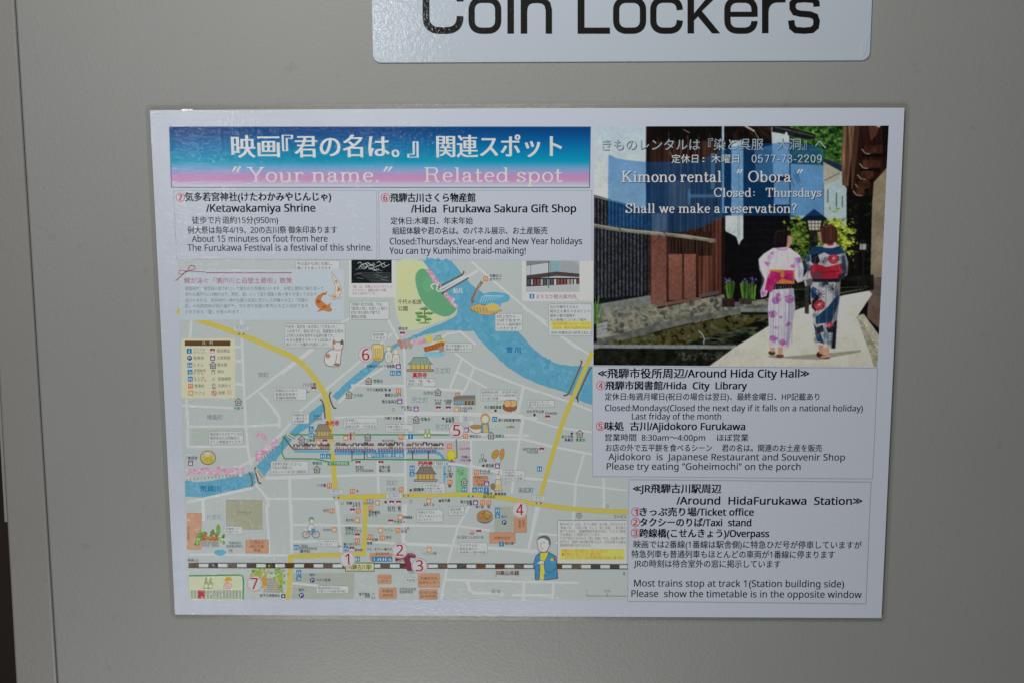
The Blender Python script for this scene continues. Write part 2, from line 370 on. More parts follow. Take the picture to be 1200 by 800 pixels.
bd = mesh('paper_bundle', v_, f_, None, nmat('grey_paper', (.45,.42,.40), (.6,.57,.54), 30)); bd.location = (0,0,ZC)
bd['label'] = 'blurred pale grey bundle in the dark gap left of the locker'; bd['category'] = 'bundle'
v_, f_ = slab([(-.80,-1.35),(-.52,-1.35),(-.52,-.2702),(-.80,-.2702)], -1.15, -.90)
bd = mesh('dark_cabinet', v_, f_, None, nmat('dark_cabinet_wood', (.10,.078,.065), (.16,.12,.10), 8)); bd.location = (0,0,ZC)
bd['label'] = 'dark brown cabinet in the shadow beyond the left edge of the locker'; bd['category'] = 'cabinet'

# ------------------------------------------------------------------ the sign COIN LOCKERS
sign = empty('locker_sign', (0,0,ZC), 'white rounded sign above the poster reading Coin Lockers in black letters', 'sign')
def rpath(x0, y0, x1, y1, r, k=7, sq=2.0):
    """rounded rectangle centre line in photo coordinates, starting at the right middle, going down"""
    p = [(x1, (y0+y1)/2)]
    for cx, cy, a in ((x1-r,y1-r,0),(x0+r,y1-r,90),(x0+r,y0+r,180),(x1-r,y0+r,270)):
        for j in range(k+1):
            t = math.radians(a+90*j/k); c, s_ = math.cos(t), math.sin(t)
            p.append((cx+r*math.copysign(abs(c)**(2/sq), c), cy+r*math.copysign(abs(s_)**(2/sq), s_)))
    p.append((x1, (y0+y1)/2)); return p
S0 = px(434,0); sb = px(436.7,73.5); sbr = px(1020,71.5)
su0, su1, sv0, sv1 = sb[0], sbr[0], (sb[1]+sbr[1])/2, (sb[1]+sbr[1])/2+.082
rr = .0046; out = []
for cx, cy, a in ((su1-rr,sv0+rr,-90),(su1-rr,sv1-rr,0),(su0+rr,sv1-rr,90),(su0+rr,sv0+rr,180)):
    for k in range(9): t = math.radians(a+k*11.25); out.append((cx+rr*math.cos(t), cy+rr*math.sin(t)))
bp = [(u + (.00018 if i else 0), v) for i, (u, v) in enumerate(out)]
v_, f_ = slab(out, DW+.00001, -.0012)
o = mesh('sign_plate', v_, f_, sign, SIGNW)
b = o.modifiers.new('bevel', 'BEVEL'); b.width = .0003; b.segments = 2; b.limit_method = 'ANGLE'
GL = Ink(); BK = (12,11,11); SW = 7.5
def glyph(name_paths):
    for w, p in name_paths: GL.line(p, w, BK)
def cut(path, keep): return [q for q in path if keep(q)]
# C
c = rpath(499,-15,539,36,17,9,2.5)
glyph([(8.2, [(539,19)]+[q for q in c[1:-1] if not (q[0] > 538.9 and q[1] < 19.1 and q[1] > 2)]+[(539,2)])])
def o_(x0,x1): glyph([(SW, rpath(x0+SW/2,-2.6+SW/2-1.2,x1-SW/2,40-SW/2,12.5,9,2.35))])
o_(548.8,587.5); o_(718.5,757.5)
glyph([(7.8, [(598.4,39.8),(598.4,-3)]), (7.8, [(598.4,-9),(598.4,-18)])])
glyph([(7.8, [(614,39.8),(614,-3)]), (7.6, [(614,14),(615,7),(618,2.5),(623,.4),(630,0),(637,1),(641.5,5),(643.2,12),(643.2,39.8)])])
glyph([(8.2, [(681,-19),(681,39.8)]), (7.4, [(677,36.2),(715,36.2)])])
c = rpath(762+3.8,-.2,801-4.2,36.2,12.5,9,2.35)
glyph([(SW, [(797,24)]+[q for q in c[1:-1] if not (q[0] > 796 and 12 < q[1] < 24.1)]+[(797,12)])])
glyph([(7.8, [(809.8,39.5),(809.8,-19)]), ])
GL.poly([(813,16.5),(826.7,0),(834,-9),(844,-9),(836.5,0),(822.9,13.2),(844.5,39.5),(834.8,39.5),(818.2,19.6),(813,25)], BK)
c = rpath(849+3.8,-.2,888.5-3.9,36.2,12.5,9,2.35)
glyph([(SW, [(884.4,24.8)]+[q for q in c[1:-1] if not (q[0] > 883.5 and 20 < q[1] < 24.9)]+[(884.6,20)]), (6.2, [(851,17),(885,17)])])
glyph([(7.8, [(897.2,39.3),(897.2,-3)]), (7.2, [(897.2,16),(898.4,8),(902,2.6),(908,-.2),(921,-.6)])])
glyph([(7.6, [(957.5,8),(957.2,3),(954,-.1),(943,-.8),(933,0),(929.3,4),(929.3,10),(932,14.6),(938,16.2),(950,17.2),(955.8,19.6),(957.6,25),(956.6,31.5),(952,35.4),(943,36.2),(933,35.6),(928.8,32),(927.6,24)])])
GL.build('lettering', sign, SIGNB).location = (0, .0012-.001, 0)
for ch in sign.children:
    if ch.name.startswith('lettering'): ch.location = (0, .0012, 0); ch.location.y = .0012 - .00002
dq = [px(*q_) for q_ in ((1009,58),(1011,49),(1016,42),(1019,42),(1017,52),(1014,66),(1010,68))][::-1]
v_, f_ = slab(dq, -.0012, -.00105); o = mesh('raised_corner_bubble', v_, f_, sign, M_sign('white_sign_film_bubble', (.62,.70,.79), 60, .002, .12))
b = o.modifiers.new('bevel', 'BEVEL'); b.width = .0004; b.segments = 3; b.limit_method = 'ANGLE'
# move lettering onto the plate front (plate front lies at w = -.0012)

# ------------------------------------------------------------------ the poster
HL[:] = 0
poster = empty('laminated_poster', (0,0,ZC), 'laminated sightseeing map poster with kimono rental photo stuck on grey locker door', 'poster', .0)
PXC = [(175.5,129.5),(617,127),(1060,126.5),(1047,425),(1033,723.5),(620,721.5),(205,719.5),(190.5,424)]
paper = Ink()
pp = pxs(PXC)[::-1]
v_, f_ = slab(pp.tolist(), -.00025, 0)
o = mesh('paper_sheet', v_, f_, poster, PRINT, np.tile(C((166,172,184)), (len(v_),1)))
cu = [pxs([q])[0] for q in ((175.5,129.5),(1060,126.5),(1033,723.5),(205,719.5))]
def off_rect(d, r, w):
    a = [(cu[0][0]-d, cu[0][1]+d),(cu[3][0]-d, cu[3][1]-d),(cu[2][0]+d, cu[2][1]-d),(cu[1][0]+d, cu[1][1]+d)]
    res = []
    for (x, y), (sx, sy), st0 in zip(a, ((1,-1),(1,1),(-1,1),(-1,-1)), (90,180,270,0)):
        for k in range(7):
            t = math.radians(st0+k*15); res.append((x+sx*r+r*math.cos(t), y+sy*r+r*math.sin(t), w))
    return res
a, b = off_rect(.0029, .0026, -.0011), off_rect(-.0004, .0001, -.0004)
n_ = len(a)
mesh('laminate_border', np.array(a+b+[(x,y,-.0014) for x,y,_ in a]), [[i,(i+1)%n_,n_+(i+1)%n_,n_+i] for i in range(n_)]+[[2*n_+i,2*n_+(i+1)%n_,(i+1)%n_,i] for i in range(n_)], poster, FILM)
ta, tb = px(213,130.2), px(226,128.0)
v_, f_ = slab([(ta[0],ta[1]),(tb[0],ta[1]),(tb[0],tb[1]),(ta[0],tb[1])], .00001, .00022); mesh('film_glare_tab', v_, f_, poster, M_sign('film_glare_gloss', (.8,.82,.84), 200, .0001, .05))  # pale glossy sliver standing in for a glint on the film border

def panel(name, quad, fill, edge, w=.9, label=None):
    k = Ink(); k.poly(quad, fill)
    if edge is not None: k.closed(quad, w, edge)
    return k.build(name, poster, label=label)
PAPER = (166,172,183); INKC = (20,24,28)
# title banner with its dusk gradient
q = [(198.5,149),(692,149),(690.8,220),(201,219.8)]
k = Ink(); NR, NCc = 26, 2
stops = [(0,(2,56,106)),(.14,(0,72,126)),(.36,(0,104,150)),(.57,(20,130,160)),(.67,(92,142,178)),(.75,(140,136,176)),(.82,(170,120,162)),(.88,(168,128,166)),(.94,(166,158,182)),(1,(172,182,196))]
rows = []
lv = level(np.array(q))
vv, cc, ff = [], [], []
for i in range(NR+1):
    t = i/NR
    for (t0,c0),(t1,c1) in zip(stops, stops[1:]):
        if t0 <= t <= t1: s_ = (t-t0)/(t1-t0); cv = [a+(b-a)*s_ for a, b in zip(c0, c1)]; break
    for a, b in ((q[0],q[3]),(q[1],q[2])):
        vv.append((a[0]+(b[0]-a[0])*t, a[1]+(b[1]-a[1])*t)); cc.append(C(cv))
for i in range(NR): ff.append([2*i,2*i+1,2*i+3,2*i+2])
k._add(np.c_[pxs(vv), np.full(len(vv), lv*STEP)], ff, np.array(cc))
k.closed(q, 1.0, (52,84,118))
ban = k.build('title_banner', poster)
WT = (186,190,204)
k = Ink()
for s_, a, b in (('映画',272,327.5),('『',331.5,343.5),('君の名は',346,456),('。',459.5,467.5),('』',478,490),('関連スポット',512,658)):
    k.text(s_, a, b, 182.6, 27.5, (180,186,202), smear=1.3, res=4)
k.serif('Your name.', 289, 447, 213.4, 24.2, (186,187,201), .088, .045)
k.serif('Related spot', 496, 660, 213.4, 24.2, (186,187,201), .088, .045)
for x in (270,447.5):
    for d in (0,5): k.poly([(x+d+5,195),(x+d+8,195.6),(x+d+3,201.8),(x+d+1.6,201.4)], WT)
k.build('title_lettering', ban)

BOXE = (140,146,152)
def red_no(k, cx, cy, s_, r=4.9):
    k.ring(cx, cy, r, .8, (170,60,72)); k.text(s_, cx-2.2, cx+2.2, cy+3.3, 8.6, (160,40,52), res=3, bold=.5)
def text_panel(name, quad, lines, nos):
    o = panel(name, quad, PAPER, BOXE, .8)
    for hd in (True, False):
        k = Ink()
        for (s_, x0, x1, yb, em, bold) in lines:
            if bool(bold) != hd: continue
            k.text(s_, x0, x1, yb, em*1.03, (20,24,28) if bold else (28,34,38), bold=.7 if bold else .28, res=3)
        k.build('heading' if hd else 'text_lines', o)
    k = Ink()
    for cx, cy, s_ in nos: red_no(k, cx, cy, s_)
    k.build('red_number', o)
    return o
text_panel('shrine_text_panel', [(203.5,223.5),(441.5,223.5),(441.8,304.5),(207,304)], [
    ('気多若宮神社(けたわかみやじんじゃ)',217,388,235.3,10.6,1),('/Ketawakamiya Shrine',242,369.5,248.6,11.5,1),
    ('徒歩で片道約15分(950m)',225,326,261.8,8.9,0),('例大祭は毎年4/19、20の古川祭 御朱印あります',220,395,273.4,8.7,0),
    ('About 15 minutes on foot from here',225,384,283.8,9.6,0),('The Furukawa Festival is a festival of this shrine.',220,436,294.3,9.8,0)],
    [(211.5,231.6,'7')])
text_panel('gift_shop_text_panel', [(443.8,223.5),(693.5,223.5),(693.8,305.5),(444.5,304.5)], [
    ('飛騨古川さくら物産館',457.5,557,236.3,10.6,1),('/Hida  Furukawa Sakura Gift Shop',482,675,249.3,11.5,1),
    ('定休日:木曜日、年末年始',458,554,262.6,8.8,0),('組紐体験や君の名は。のパネル展示、お土産販売',460,641.5,274.3,8.8,0),
    ('Closed:Thursdays,Year-end and New Year holidays',457,682,286.8,9.8,0),('You can try Kumihimo braid-maiking!',456.5,616,297.8,9.8,0)],
    [(451.5,232,'6')])

# ------------------------------------------------------------------ the printed town map
FR = dict(a=(195,360),b=(330,360),c=(460,360),d=(570,360),e=(195,480),f=(330,480),g=(460,480),h=(600,480),
          i=(195,590),j=(330,590),k=(460,590),l=(600,590))
def Q(fr, *xy):
    """points read off an enlargement of the photograph"""
    if fr in 'mn': x0, y0, s_ = (180 if fr == 'm' else 430), 220, 4.4444
    else: (x0, y0), s_ = FR[fr], 6.1538
    r = [(x0+xy[i]/s_, y0+xy[i+1]/s_) for i in range(0, len(xy), 2)]
    return r if len(r) > 1 else r[0]
MAPQ = [(208.2,305),(693.8,305),(694,557),(737,558),(735.4,702.4),(219,701.6)]
k = Ink(); k.poly(MAPQ, (162,170,170)); tmap = k.build('town_map', poster)
def sub(k, name, label=None): return k.build(name, tmap, label=label)
RD = (180,185,186)
def inside(x, y): return x < 694 or y > 557
# tinted blocks
for c_, pl in (((156,166,160),[(225,500),(286,500),(288,518),(226,521)]),((150,156,148),Q('j',80,500,525,495,520,685,75,685)),((156,165,161),[(402,602),(470,602),(468,640),(404,640)]),((165,175,170),[(560,455),(600,462),(596,500),(556,500)])):
    k = Ink(); k.poly(pl, c_); sub(k, 'city_block')
k = Ink(); k.closed([(466,307),(496,307),(515,333),(534,360),(533,368),(512,378),(482,387),(468,378),(461,340)], .01, (176,184,150), (176,184,150), True)
k.closed([(470,312),(492,312),(488,330),(478,350),(468,340)], .01, (180,186,140), (180,186,140), True); sub(k, 'park_wash')
k = Ink(); k.closed([(487,330),(489,319),(497,315.5),(508,325),(527,347),(535,360),(530,368),(520,371),(505,364),(493,350)], .5, (104,150,120), (92,146,112), True)
k.ell(503,333,7,10,(98,152,116),14,.5,.1); sub(k, 'park_lawn')
# rivers
WA = (86,146,172)
def river(L, R):
    k = Ink(); L = spline(np.array(L, float), 6); R = spline(np.array(R, float), 6)
    L = L+RNG.normal(0,.3,L.shape); R = R+RNG.normal(0,.3,R.shape)
    k.poly(list(map(tuple, L))+list(map(tuple, R[::-1])), WA)
    m = np.minimum(len(L), len(R)); Li = L[np.linspace(0,len(L)-1,m*2).astype(int)]; Ri = R[np.linspace(0,len(R)-1,m*2).astype(int)]
    for j in range(m*5):
        i = random.randrange(len(Li)); t = random.uniform(.15,.85); c_ = Li[i]*(1-t)+Ri[i]*t
        d = random.uniform(-7,9); w = np.linalg.norm(Li[i]-Ri[i])
        k.ell(c_[0], c_[1], min(w*.13,random.uniform(1.5,5)), min(w*.09,random.uniform(1,3)), (WA[0]+d*1.6, WA[1]+d, WA[2]+d*.8), 9, random.uniform(0,3), .25)
    return k
k = river([(495,305.5),(515,332),(536,360),(560,395),(586,422),(602.5,435),(627,448),(661,459),(677,468),(694,474)],
          [(529,305.5),(547,328),(569,347),(585,372),(600,384),(610,391),(623.6,407),(641.5,420),(661,427.5),(694,429)]); sub(k, 'river', 'broad blue river crossing the map')
k = river([(536,358),(534,370),(515,380),(479,396),(460,404.5),(435,425),(411,443),(390,463)],
          [(556,388),(538,388),(525,387),(500,392),(479.5,398.6),(462,409),(447,424),(425,443),(395,468)]); sub(k, 'river')
k = river([(377,473),(362,484),(340,506),(325,521),(309,537),(300,546.5)],[(383,478),(369,493),(345,513),(330,530),(320,544),(309,558)]); sub(k, 'river')
k = river([(297,552),(278,557),(260,560.5),(236,564),(217,563)],[(298,568),(276,575),(260,580),(244,582),(217,581)]); sub(k, 'river')
k = river([(388,529),(420,529),(470,528),(512,527),(522,535)],[(388,532.5),(420,532.5),(470,532),(510,531.5),(520,539)]); sub(k, 'canal')
for a_, w_ in ((Q('g',385,385,515,412),3),(Q('g',375,405,375,520),2.6),(Q('f',90,298,350,300),2.8)): k = Ink(); k.line(a_, w_, (98,152,186)); sub(k, 'canal')
# roads
def road(pts, w=3.2, col=RD, name='road', smooth=False):
    k = Ink(); k.line(pts, w, col, smooth); sub(k, name)
ROADS = [
 Q('a',180,95,170,225), Q('a',540,90,555,500,570,800), Q('a',110,705,555,730), Q('a',575,660,1046,300), Q('a',670,610,800,760,815,800),
 Q('a',490,285,545,285), Q('a',480,385,548,388), Q('a',490,550,560,555), Q('a',145,640,145,800), [(214,400),(216,420)],
 Q('b',0,480,230,300), Q('b',130,750,310,600,800,190), Q('b',430,110,500,80), Q('b',770,90,830,210,885,300,890,600,900,800), Q('b',500,560,870,565), Q('b',410,690,530,560,760,420),
 Q('f',380,55,890,40), Q('f',890,0,905,210), [(490,505),(540,508),(620,510)], Q('f',0,480,360,475,900,462), Q('f',690,370,700,600), Q('f',55,480,65,800), Q('f',0,640,380,640), Q('f',395,650,415,800),
 Q('e',150,120,580,118,810,105), Q('e',565,0,590,300,615,400), Q('e',150,265,590,262), Q('e',155,0,152,270), Q('e',530,410,620,360,820,180,900,90),
 Q('e',640,530,730,640,740,700), Q('e',730,640,1046,640), Q('e',890,490,900,800), Q('e',0+145,665,400,610,620,560), Q('e',265,650,268,800), Q('e',715,490,1046,485), Q('e',770,0,815,50,815,130),
 Q('i',265,0,265,60), Q('i',720,0,745,360), Q('i',900,0,905,350), Q('i',740,370,1046,370,1046,370), Q('i',165,365,400,362,740,370), Q('i',905,150,1046,150), Q('i',905,270,1046,272),
 Q('j',70,0,72,360), Q('j',75,150,580,155), Q('j',80,270,420,265), Q('j',405,0,430,350), Q('j',610,155,890,160), Q('j',885,100,880,290), Q('j',900,0,885,150), Q('j',620,270,1046,300), Q('j',80,570,270,590), 
 Q('c',130,575,520,600), Q('c',500,370,415,580), Q('c',590,430,520,600), Q('c',470,465,680,580), Q('c',450,330,590,430,945,570,1046,610), Q('c',945,570,905,760), Q('c',100,770,500,770,1046,800), Q('c',500,600,505,760), Q('c',0,560,100,565),
 Q('c',230,300,400,190,490,175,600,270), Q('n',545,385,640,470,940,720,1100,840), Q('n',580,430,400,540),
 Q('d',160,130,160,132), Q('d',540,210,760,350), Q('d',0,470,270,570,600,680,763,745), Q('d',265,570,230,760), Q('d',265,0,430,110),
 Q('g',90,210,95,600), Q('g',0,470,90,470), Q('g',120,215,940,210,1046,235), Q('g',100,20,550,25,940,40), Q('g',565,210,570,600), Q('g',940,40,860,600), Q('g',400,385,580,405,940,490,1046,500), Q('g',490,20,495,90), Q('g',740,430,930,470),
 Q('h',0,15,110,60,300,120,580,160), Q('h',85,70,55,210), Q('h',0,210,80,210,300,265,580,320), Q('h',55,210,0,580), Q('h',100,485,450,535,830,580), Q('h',520,320,460,520,452,690), Q('h',660,490,665,700), Q('h',190,690,165,800),
 Q('k',80,0,75,280), Q('k',90,155,480,160,700,190), Q('k',560,0,470,170,400,420,350,690), Q('k',70,285,440,300,1046,340), Q('k',370,545,935,560,1046,565), Q('k',540,560,560,620,590,640,800,650), Q('k',950,565,940,690), Q('k',1040,0,980,330),
 Q('l',200,0,115,340), Q('l',0,325,160,350), Q('l',190,215,330,225), Q('l',0,560,480,568), Q('l',450,0,440,120), Q('l',660,0,660,30), Q('l',300,565,290,690), Q('l',85,570,85,690), Q('l',0,655,300,660)]
for p_ in ROADS:
    if len(p_) > 1 and p_[0] != p_[-1]: road([(x, y) for x, y in p_], 2.8 if random.random() < .7 else 3.5)
YE = (178,166,80)
road([(207.5,364),(234,375),(279.5,391),(318.5,407),(346,420),(362.5,435),(375.5,452.6),(382,467),(386,490),(391,550),(393.5,572)], 6, YE, 'main_road', True)
road([(396,582.4),(427.5,581.3),(500,579.3),(551,579),(583.5,582),(606,586),(632.5,590.5),(665,595),(700,597.8),(735.6,599.2)], 5.4, YE, 'main_road', True)
road([(427.8,583),(427.8,612),(426,648.5),(400,649.5),(345,651),(340,652),(340,670),(337.5,701.3)], 5.4, YE, 'main_road')
road([(693.8,412),(677,452),(661,490),(648,530),(633,582)], 5.2, YE, 'main_road', True)
# railway
k = Ink(); y0 = lambda x: 661.8+(x-220)*.0028
k.line([(221,y0(221)),(735.5,y0(735.5))], 6.4, (62,58,52))
x = 222.0; ct = [(78,56,40),(90,80,72),(70,66,66),(96,66,40),(84,60,42)]
while x < 734:
    k.line([(x,y0(x)),(min(x+11.2,735),y0(x+11))], 4.9, random.choice(ct)); x += 11.2
    if x > 733: break
    k.line([(x,y0(x)),(min(x+11,735),y0(x+11))], 4.0, (178,184,188)); x += 11.2
sub(k, 'railway')
# brown bridge rails
BR = (104,82,66)
for pts in (Q('n',370,520,480,462,500,450,505,435), Q('n',398,555,400,545,500,487,530,470), Q('d',680,380,682,410,600,600,580,628,555,632), Q('d',760,430,740,455,660,630,655,650,662,680),
            Q('b',355,605,345,640,372,715,395,725), Q('b',278,660,300,690,315,800), Q('e',595,445,612,480,620,530,612,552), Q('e',645,410,640,430,665,520,685,525), Q('f',15,190,70,265,85,272)):
    k = Ink(); k.line(pts, 1.7, BR, True); sub(k, 'bridge_rail')
k = Ink(); k.line(Q('n',345,530,335,512,352,500,368,512,362,530,376,540,400,535), 1.6, (186,190,190), True); k.line(Q('n',378,530,510,460), 2.2, (182,190,194)); sub(k, 'bridge')
# cherry blossom
def blossom(area, n, cols=((194,142,164),(198,158,176),(182,124,150),(200,178,190),(190,150,170)), r=(.9,2.8), trunks=()):
    k = Ink()
    for _ in range(n):
        (x0,y0_),(x1,y1),th = random.choice(area); t = random.random()
        k.ell(x0+(x1-x0)*t+random.uniform(-th,th)*.6, y0_+(y1-y0_)*t+random.gauss(0,th*.45), random.uniform(*r), random.uniform(*r)*.8, random.choice(cols), 7, 0, .25)
    for x, y in trunks: k.line([(x,y),(x+.5,y+2.4)], .9, (140,96,60))
    sub(k, 'cherry_blossom')
blossom([(Q('n',310,420),Q('n',380,510),2.6),(Q('n',405,550),Q('n',470,625),2.6)], 75)
blossom([((219,552),(284,551),4.5)], 150, trunks=[(219+t*4.2, 559+(.4-t*.012)*3 - (t*.35)) for t in range(15)])
blossom([((300,535),(324,517),3.6)], 85, trunks=[(304+t*3, 538-t*2.6) for t in range(7)])
blossom([((301,509),(311,512),2.8)], 40)
blossom([((479,402),(500,398),2)], 26)
# hatched district, green walking loop
k = Ink(); pl = Q('g',370,228,558,228,555,402,470,380,385,350,330,290); k.poly(pl, (166,162,170))
for j in range(28):
    x = 522+j*1.05; k.line([(x,518+max(0,(j-0)*0)),(x,541.5-max(0,(528-x)*.4))], .35, (172,152,164))
for a, b in ((388,441),(442.5,475.5),(476.5,521)): k.poly([(a,517.5),(b,517.5),(b,528.5),(a,528.5)], (168,164,170))
sub(k, 'hatched_district')
k = Ink(); GRN = (70,134,84)
k.line(Q('f',380,178,180,178,40,175,10,195,3,310,20,350,250,352,330,372), 1.5, GRN, False)
k.line(Q('g',-520,178,150,178,410,180), 1.5, GRN, jit=.12); k.line(Q('f',500,366,530,355,1046,356), 1.5, GRN); k.line(Q('g',-5,356,300,358,430,357,465,340,460,210), 1.6, GRN)
sub(k, 'walking_route')
# town storehouse row
def houses(x0, x1, y, n, h=7.4):
    k = Ink(); w = (x1-x0)/n
    for j in range(n):
        a = x0+j*w; hh = h*random.uniform(.8,1.1)
        k.rect(a+.2, y-hh*.55, a+w-.2, y, random.choice([(172,172,168),(186,188,188),(150,140,130)]))
        k.poly([(a-.3,y-hh*.5),(a+.8,y-hh),(a+w-.8,y-hh),(a+w+.3,y-hh*.5)], random.choice([(92,86,82),(108,98,92),(80,74,72)]))
        for q_ in range(3): k.rect(a+.9+q_*w*.28, y-hh*.38, a+1.6+q_*w*.28, y-.4, random.choice([(92,72,62),(120,96,80),(70,64,66)]))
        if random.random() < .4: k.poly([(a+w*.3,y-hh*.5),(a+w*.5,y-hh*.95),(a+w*.7,y-hh*.5)], (190,192,192))
    k.line([(x0-.5,y),(x1+.5,y)], .8, (96,84,76))
    sub(k, 'townhouse_row')
houses(343.5,386.5,526,7); houses(393,438.5,525.6,7); houses(442.5,473,525.4,5); houses(476,520,525.2,7)
k = Ink()
for a, b in ((392,439),(443,474),(478,512)):
    x = a
    while x < b: k.rect(x, 526.4, x+2.4, 529, (82,96,148)); x += 3.1
sub(k, 'canal_fence')
for x in (412.5,427,483.5,502): 
    k = Ink(); k.line([(x,537.5),(x,529)], 1.1, (92,66,54)); k.line([(x-1.6,529),(x+1.6,528.6)], 1.4, (92,66,54)); sub(k, 'wooden_post')
# temples
def temple(cx, yb, w, h, roof, wall):
    k = Ink(); a, b = cx-w/2, cx+w/2; OL = (88,78,62)
    k.closed([(a+w*.08,yb-h*.5),(b-w*.08,yb-h*.5),(b-w*.1,yb-h*.12),(a+w*.1,yb-h*.12)], .5, OL, wall)
    for j in range(5): x = a+w*(.16+.17*j); k.line([(x,yb-h*.5),(x,yb-h*.14)], .7, (110,84,52))
    k.closed([(a,yb-h*.48),(a+w*.12,yb-h*.62),(a+w*.24,yb-h*.92),(b-w*.24,yb-h*.92),(b-w*.12,yb-h*.62),(b,yb-h*.48)], .6, OL, roof)
    for j in range(7): x = a+w*(.2+.1*j); k.line([(x,yb-h*.88),(x+(x-cx)*.28,yb-h*.54)], .35, OL)
    k.closed([(a-1,yb-h*.14),(b+1,yb-h*.14),(b+1.4,yb),(a-1.4,yb)], .5, OL, (150,138,112))
    for j in range(12): x = a+w*j/11; k.line([(x,yb-h*.13),(x,yb-.3)], .35, OL)
    sub(k, 'temple')
temple(*Q('c',200,460), 29, 18, (122,152,140), (178,160,96)); temple(*Q('f',300,205), 20, 18, (132,124,112), (170,152,104)); temple(*Q('g',240,515), 25, 19, (118,114,108), (176,150,92))
# small buildings and props drawn on the map
def orange(x0,y0_,x1,y1,lines=(),em=3.6, col=(174,132,106)):
    k = Ink(); k.rrect(x0,y0_,x1,y1,1.4,(150,112,90)); k.rrect(x0+.5,y0_+.5,x1-.5,y1-.5,1.1,col)
    sub(k, 'public_building_block')
    if lines:
        k = Ink(); n = len(lines); cy = (y0_+y1)/2
        for j, s_ in enumerate(lines):
            w = min(len(s_)*em, x1-x0-2); c_ = (x0+x1)/2; k.text(s_, c_-w/2, c_+w/2, cy+(j-(n-1)/2)*em*1.15+em*.38, em, (84,56,44), res=1)
        sub(k, 'block_lettering')
def qr(fr, a, b, c_, d): (x0,y0_),(x1,y1) = Q(fr,a,b,c_,d); return x0,y0_,x1,y1
x0_,y0_,x1_,y1_ = qr('i',148,66,255,328); orange(x0_,y0_,x1_,y1_)
k = Ink(); 
for j, s_ in enumerate('古川小学校'): k.text(s_, 219.6, 222.4, 619+j*3.1, 3.2, (90,60,44), res=1)
sub(k, 'block_lettering')
orange(*qr('i',572,256,738,355), ('飛騨古川','特別支援','学校'), 4); orange(*qr('j',690,508,793,576), ('ハートピア','古川'), 3.4); orange(*qr('j',702,602,830,686), ('飛騨市','美術館'), 4.2)
orange(*qr('k',183,500,343,602), ('飛騨市文化','交流センター'), 4); orange(*qr('k',190,615,325,690), ('古川町公民館','(総合会館)'), 3.6)
orange(*qr('k',698,205,886,285), ('飛騨市役所',), 3.8); orange(*qr('k',873,70,968,205)); orange(*qr('g',580,475,690,548), ('飛騨古川','まつり','会館'), 3.6)
k = Ink()
for j, s_ in enumerate('飛騨市図書館'): k.text(s_, (612.2,607.6)[j//3], (615,610.4)[j//3], 611+(j%3)*3.2, 3.4, (84,56,44), res=1)
sub(k, 'block_lettering')
k = Ink(); k.rrect(*qr('e',432,648,692,860), 1.5, (128,132,112)); k.rrect(*[a+b for a, b in zip(qr('e',432,648,692,860),(.6,.6,-.6,-.6))], 1.2, (146,148,128)); sub(k, 'sports_ground')
k = Ink(); k.rect(*qr('k',735,20,868,203), (150,156,148)); sub(k, 'parking_lot')
k = Ink(); k.rect(*qr('g',455,415,540,590), (118,166,128)); sub(k, 'festival_square')
k = Ink(); k.rrect(*qr('j',635,352,800,412), .8, (174,132,106)); sub(k, 'information_office')
# station plate
k = Ink(); k.rect(*qr('j',458,422,670,485), (66,76,52)); k.rect(*[a+b for a, b in zip(qr('j',458,422,670,485),(.9,.9,-.9,-.9))], (186,184,142)); sub(k, 'station_plate')
# overpass
k = Ink(); k.poly(Q('j',820,385,890,360,935,350,970,370,965,390,930,385,925,400,945,470,960,490,925,500,905,480,880,395,820,412), (112,52,70))
for j in range(6): k.line(Q('j',826+j*11,408-j*2,826+j*11,425-j*2), .5, (84,40,54))
for j in range(5): k.line(Q('j',920+j*9,352,925+j*9,368), .5, (170,130,140))
k.poly(Q('j',905,480,960,485,955,500,915,498), (140,150,150)); sub(k, 'overpass')
# bubbles
def bubble(fr, a, b, c_, d, lines, tail=None, em=None, col=(66,70,66), fill=(177,182,187)):
    x0, y0_, x1, y1 = qr(fr, a, b, c_, d)
    k = Ink(); k.rrect(x0,y0_,x1,y1,1.8,(130,132,128)); 
    if tail:
        tx, ty, bx = tail; t = Q(fr,tx,ty); bx_ = Q(fr,bx,b)[0]; yb_ = y1 if ty > d else y0_
        if ty > d or ty < b: k.poly([(bx_-1.6,yb_+(-.8 if ty>d else .8)),(bx_+1.6,yb_+(-.8 if ty>d else .8)),t], (130,132,128)); inn = [(bx_-1.1,yb_+(-1.2 if ty>d else 1.2)),(bx_+1.1,yb_+(-1.2 if ty>d else 1.2)),((t[0]*.85+bx_*.15),(t[1]*.85+yb_*.15))]
        else: xe = x1 if tx > c_ else x0; yy = t[1]; k.poly([(xe-.5,yy-1.5),(xe-.5,yy+1.5),t], (130,132,128)); inn = None
    else: inn = None
    k.rrect(x0+.45,y0_+.45,x1-.45,y1-.45,1.4,fill)
    if inn: k.poly(inn, fill)
    sub(k, 'speech_bubble')
    n = len(lines); rh = (y1-y0_-2.2)/n; e_ = em or min(rh*.86, 4.6); mx = max(len(s_) for s_ in lines); wu = min(e_, (x1-x0-3.4)/mx)
    k = Ink()
    for j, s_ in enumerate(lines):
        if s_: k.text(s_, x0+2, x0+2+wu*len(s_), y0_+1.3+rh*(j+.5)+e_*.36, e_, col, res=1)
    sub(k, 'bubble_text')
def label(fr, a, b, yb, s_, em=None, col=(66,74,80), bold=.05, name='place_label', style='sans'):
    x0, y = Q(fr, a, yb); x1 = Q(fr, b, yb)[0]
    k = Ink(); k.text(s_, x0, x1, y, em or min(5.2, (x1-x0)/max(1,len(s_))*1.02), col, bold=bold, res=1, style=style); sub(k, name)
